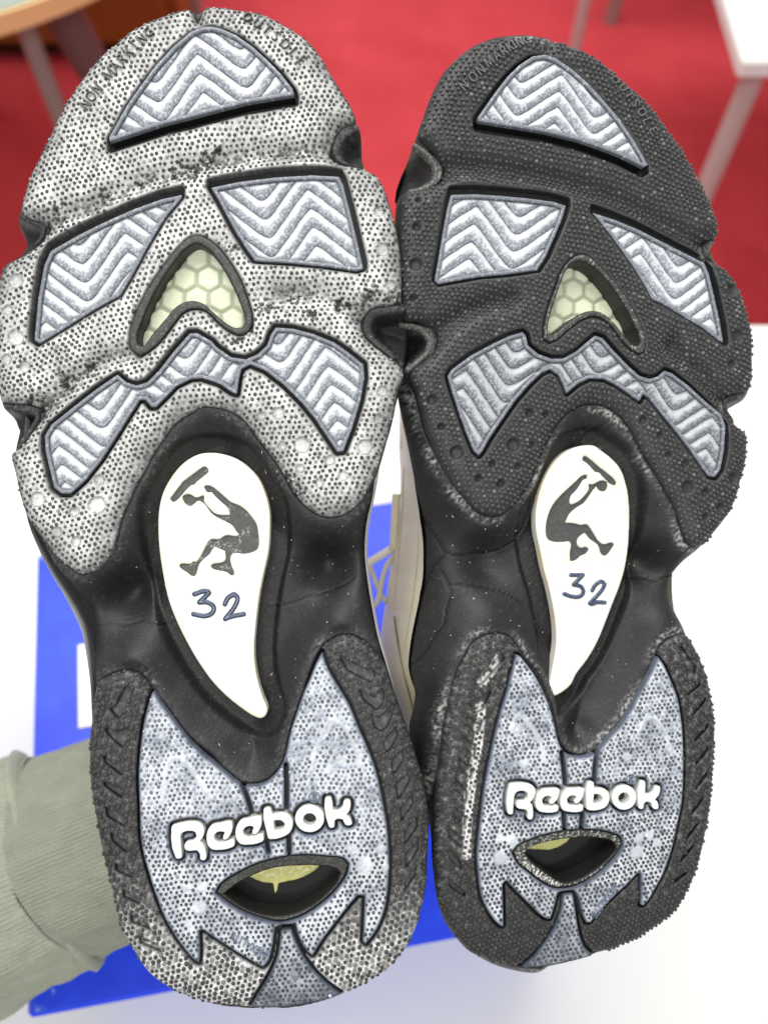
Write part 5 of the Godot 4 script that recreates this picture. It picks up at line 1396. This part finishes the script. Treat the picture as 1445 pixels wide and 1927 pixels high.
func room():
	var red := func(x, z):
		var q := 0.05 * n_mid.get_noise_2d(x * 30.0, z * 30.0) + 0.05 * n_big.get_noise_2d(x * 20.0, z * 20.0)
		return Color(0.88 + q, 0.32 + q * 0.6, 0.35 + q * 0.6)
	var fl := sheet("floor", self, Vector2(9, 9), Vector2i(160, 160), Vector3(0, 0, -2.0), carpet, red)
	fl.set_meta("kind", "structure")
	# white work table below the shoes
	var t := thing("work_table", Vector3(0.1, 0, 0), "white table top under the blue box and both shoes", "table")
	bevel_box("table_top", t, Vector3(2.2, 0.03, 1.06), 0.003, Color(0.915, 0.912, 0.9), gum, Vector3(0, 0.725, 0.012))
	for s in [[-1, -1], [1, -1], [1, 1], [-1, 1]]:
		leg(t, Vector3(s[0] * 1.0, 0, 0.012 + s[1] * 0.45), 0.71, 0.018, 0.018, Color(0.7, 0.68, 0.67))
	# white table at the upper right
	t = thing("side_table", Vector3(0.405, 0, -0.895), "white side table with pale grey leg on red carpet, top right corner", "table")
	bevel_box("table_top", t, Vector3(0.9, 0.022, 1.0), 0.003, Color(0.93, 0.93, 0.92), gum, Vector3(0.45, 0.729, -0.5))
	for s in [[0.035, -0.035], [0.86, -0.035], [0.86, -0.96], [0.035, -0.96]]:
		leg(t, Vector3(s[0], 0, s[1]), 0.718, 0.0135, 0.0135, Color(0.76, 0.7, 0.69))
	# round wooden table at the upper left
	t = thing("round_table", Vector3(-0.68, 0, -1.405), "round table with pale wooden edge and grey metal legs, top left corner", "table")
	var top := CylinderMesh.new()
	top.top_radius = 0.478
	top.bottom_radius = 0.478
	top.height = 0.002
	top.radial_segments = 96
	var tm := StandardMaterial3D.new()
	tm.albedo_color = Color(0.62, 0.66, 0.62)
	tm.roughness = 0.4
	top.material = tm
	var o := MeshInstance3D.new()
	o.name = "table_top"
	o.mesh = top
	o.position.y = 0.741
	t.add_child(o)
	var rim := PackedVector3Array()
	var pr := []
	var edge := CylinderMesh.new()
	edge.top_radius = 0.482
	edge.bottom_radius = 0.478
	edge.height = 0.027
	edge.radial_segments = 96
	var wm := StandardMaterial3D.new()
	wm.albedo_color = Color(0.98, 0.84, 0.6)
	wm.roughness = 0.45
	edge.material = wm
	o = MeshInstance3D.new()
	o.name = "wooden_edge"
	o.mesh = edge
	o.position.y = 0.7265
	t.add_child(o)
	for q in [[0.232, 0.375], [-0.33, 0.29], [-0.25, -0.34], [0.3, -0.3]]:
		leg(t, Vector3(q[0], 0, q[1]), 0.713, 0.011, 0.0125, Color(0.55, 0.53, 0.51))
	var br := PackedVector3Array([Vector3(0.33, 0.0, 0.2), Vector3(0.3, 0.35, 0.26), Vector3(0.262, 0.713, 0.33)])
	tube("leg_bracket", t, br, [0.012, 0.02, 0.028], Color(0.4, 0.36, 0.35), steel, 12)
	# wooden cabinet behind it
	t = thing("wooden_cabinet", Vector3(-1.28, 0, -2.2), "dark brown wooden cabinet standing on red carpet behind the round table", "cabinet")
	var wood := Color(0.52, 0.33, 0.13)
	bevel_box("cabinet_body", t, Vector3(1.6, 0.78, 0.46), 0.004, wood, gum, Vector3(0, 0.43, 0))
	bevel_box("plinth", t, Vector3(1.56, 0.05, 0.42), 0.003, Color(0.2, 0.13, 0.06), gum, Vector3(0, 0.02, 0))
	for k in 3:
		bevel_box("drawer_front", t, Vector3(1.54, 0.235, 0.018), 0.004, Color(0.55 - 0.03 * k, 0.35 - 0.02 * k, 0.14), gum, Vector3(0, 0.17 + 0.255 * k, 0.238))
	# legs of one more table far back
	t = thing("far_table", Vector3(0.58, 0, -2.12), "grey legged table far back on the red carpet, top edge of the photo", "table")
	bevel_box("table_top", t, Vector3(1.2, 0.025, 0.7), 0.003, Color(0.9, 0.9, 0.89), gum, Vector3(0.57, 0.73, -0.32))
	for s in [[0, 0], [1.14, 0], [1.14, -0.64], [0, -0.64]]:
		leg(t, Vector3(s[0], 0, s[1]), 0.718, 0.018, 0.018, Color(0.62, 0.55, 0.54))

func box():
	var t := thing("shoe_box", Vector3(-0.0591, 0.74, -0.124), "worn blue cardboard shoe box with white label, on the white table", "box")
	t.rotation_degrees.y = 9.5
	var h := 0.12
	var w := 0.29
	var l := 0.262
	var blue := Color(0.06, 0.25, 0.94)
	bevel_box("box_body", t, Vector3(w - 0.006, h - 0.004, l - 0.006), 0.002, blue, gum, Vector3(0, (h - 0.004) / 2, 0))
	var cf := func(x, z):
		var e := minf(w / 2 - absf(x), l / 2 - absf(z)) * 1000.0
		var ce := Vector2(w / 2 - absf(x), l / 2 - absf(z)).length() * 1000.0
		var wear := smoothstep(0.15, 0.45, (0.4 + n_mid.get_noise_2d(x * 900.0, z * 900.0)) * (0.9 * exp(-e / 1.6) + 0.8 * exp(-ce / 7.0)))
		wear = maxf(wear, 0.8 * smoothstep(0.0012, 0.0004, absf(x + w / 2 - 0.006 - (l / 2 - z) * 0.75)) * smoothstep(0.026, 0.012, l / 2 - z) * smoothstep(-0.2, 0.3, n_mid.get_noise_2d(x * 1500.0, z * 1500.0)))
		var q := 0.05 * n_big.get_noise_2d(x * 700.0, z * 700.0)
		return Color(blue.r + q, blue.g + q, blue.b + q).lerp(Color(0.88, 0.88, 0.9), wear)
	var lid := group("lid", t)
	bevel_box("lid_sides", lid, Vector3(w, 0.035, l), 0.0022, blue, gum, Vector3(0, h - 0.0175, 0))
	sheet("lid_print", lid, Vector2(w - 0.0046, l - 0.0046), Vector2i(180, 160), Vector3(0, h + 0.0004, 0), gum, cf)
	bevel_box("label", t, Vector3(0.06, 0.0006, 0.0515), 0.0002, Color(0.95, 0.94, 0.9), gum, Vector3(-0.0885, h + 0.0009, -0.038))

func arm():
	var t := thing("person", Vector3.ZERO, "arm in a sage green sleeve reaching from the left behind the left shoe", "person")
	var p := PackedVector2Array()
	var pos := PackedVector3Array()
	var rad := []
	for k in ARM.size() - 1:
		for s in 8:
			var q := s / 8.0
			var a: Array = ARM[k]
			var b: Array = ARM[k + 1]
			pos.append(Vector3(a[0], a[1], a[2]).lerp(Vector3(b[0], b[1], b[2]), q))
			rad.append(lerpf(a[3], b[3], q) * 0.001)
	# sleeve down to the seam, then the tighter ribbed cuff
	var cut := 5 * 8 + 4
	var skew := Vector3(0, 0.888, 0.46) * 0.021 - Vector3(0, 0.46, -0.888) * 0.005
	var cf := func(v, i):
		var q := 0.03 * n_fine.get_noise_3dv(v * 1500.0) + 0.03 * n_mid.get_noise_3dv(v * 500.0)
		return Color(0.6 + q, 0.615 + q, 0.55 + q)
	var cg := func(v, i):
		var q := 0.03 * n_fine.get_noise_3dv(v * 1500.0) + 0.025 * n_mid.get_noise_3dv(v * 400.0)
		return Color(0.54 + q, 0.555 + q, 0.495 + q)
	tube("sleeve", t, pos.slice(0, cut + 1), rad.slice(0, cut + 1), cf, fleece, 960, 0.06, 160, skew)
	var seam := pos.slice(cut, cut + 4)
	tube("seam", t, pos.slice(cut - 1, cut + 5), [0.049, 0.0525, 0.0535, 0.0525, 0.051, 0.048], cf, fleece, 200, 0.03, 0, skew)
	tube("cuff", t, pos.slice(cut + 2), rad.slice(cut + 2), cg, fleece, 960, 0.03, 170, skew)
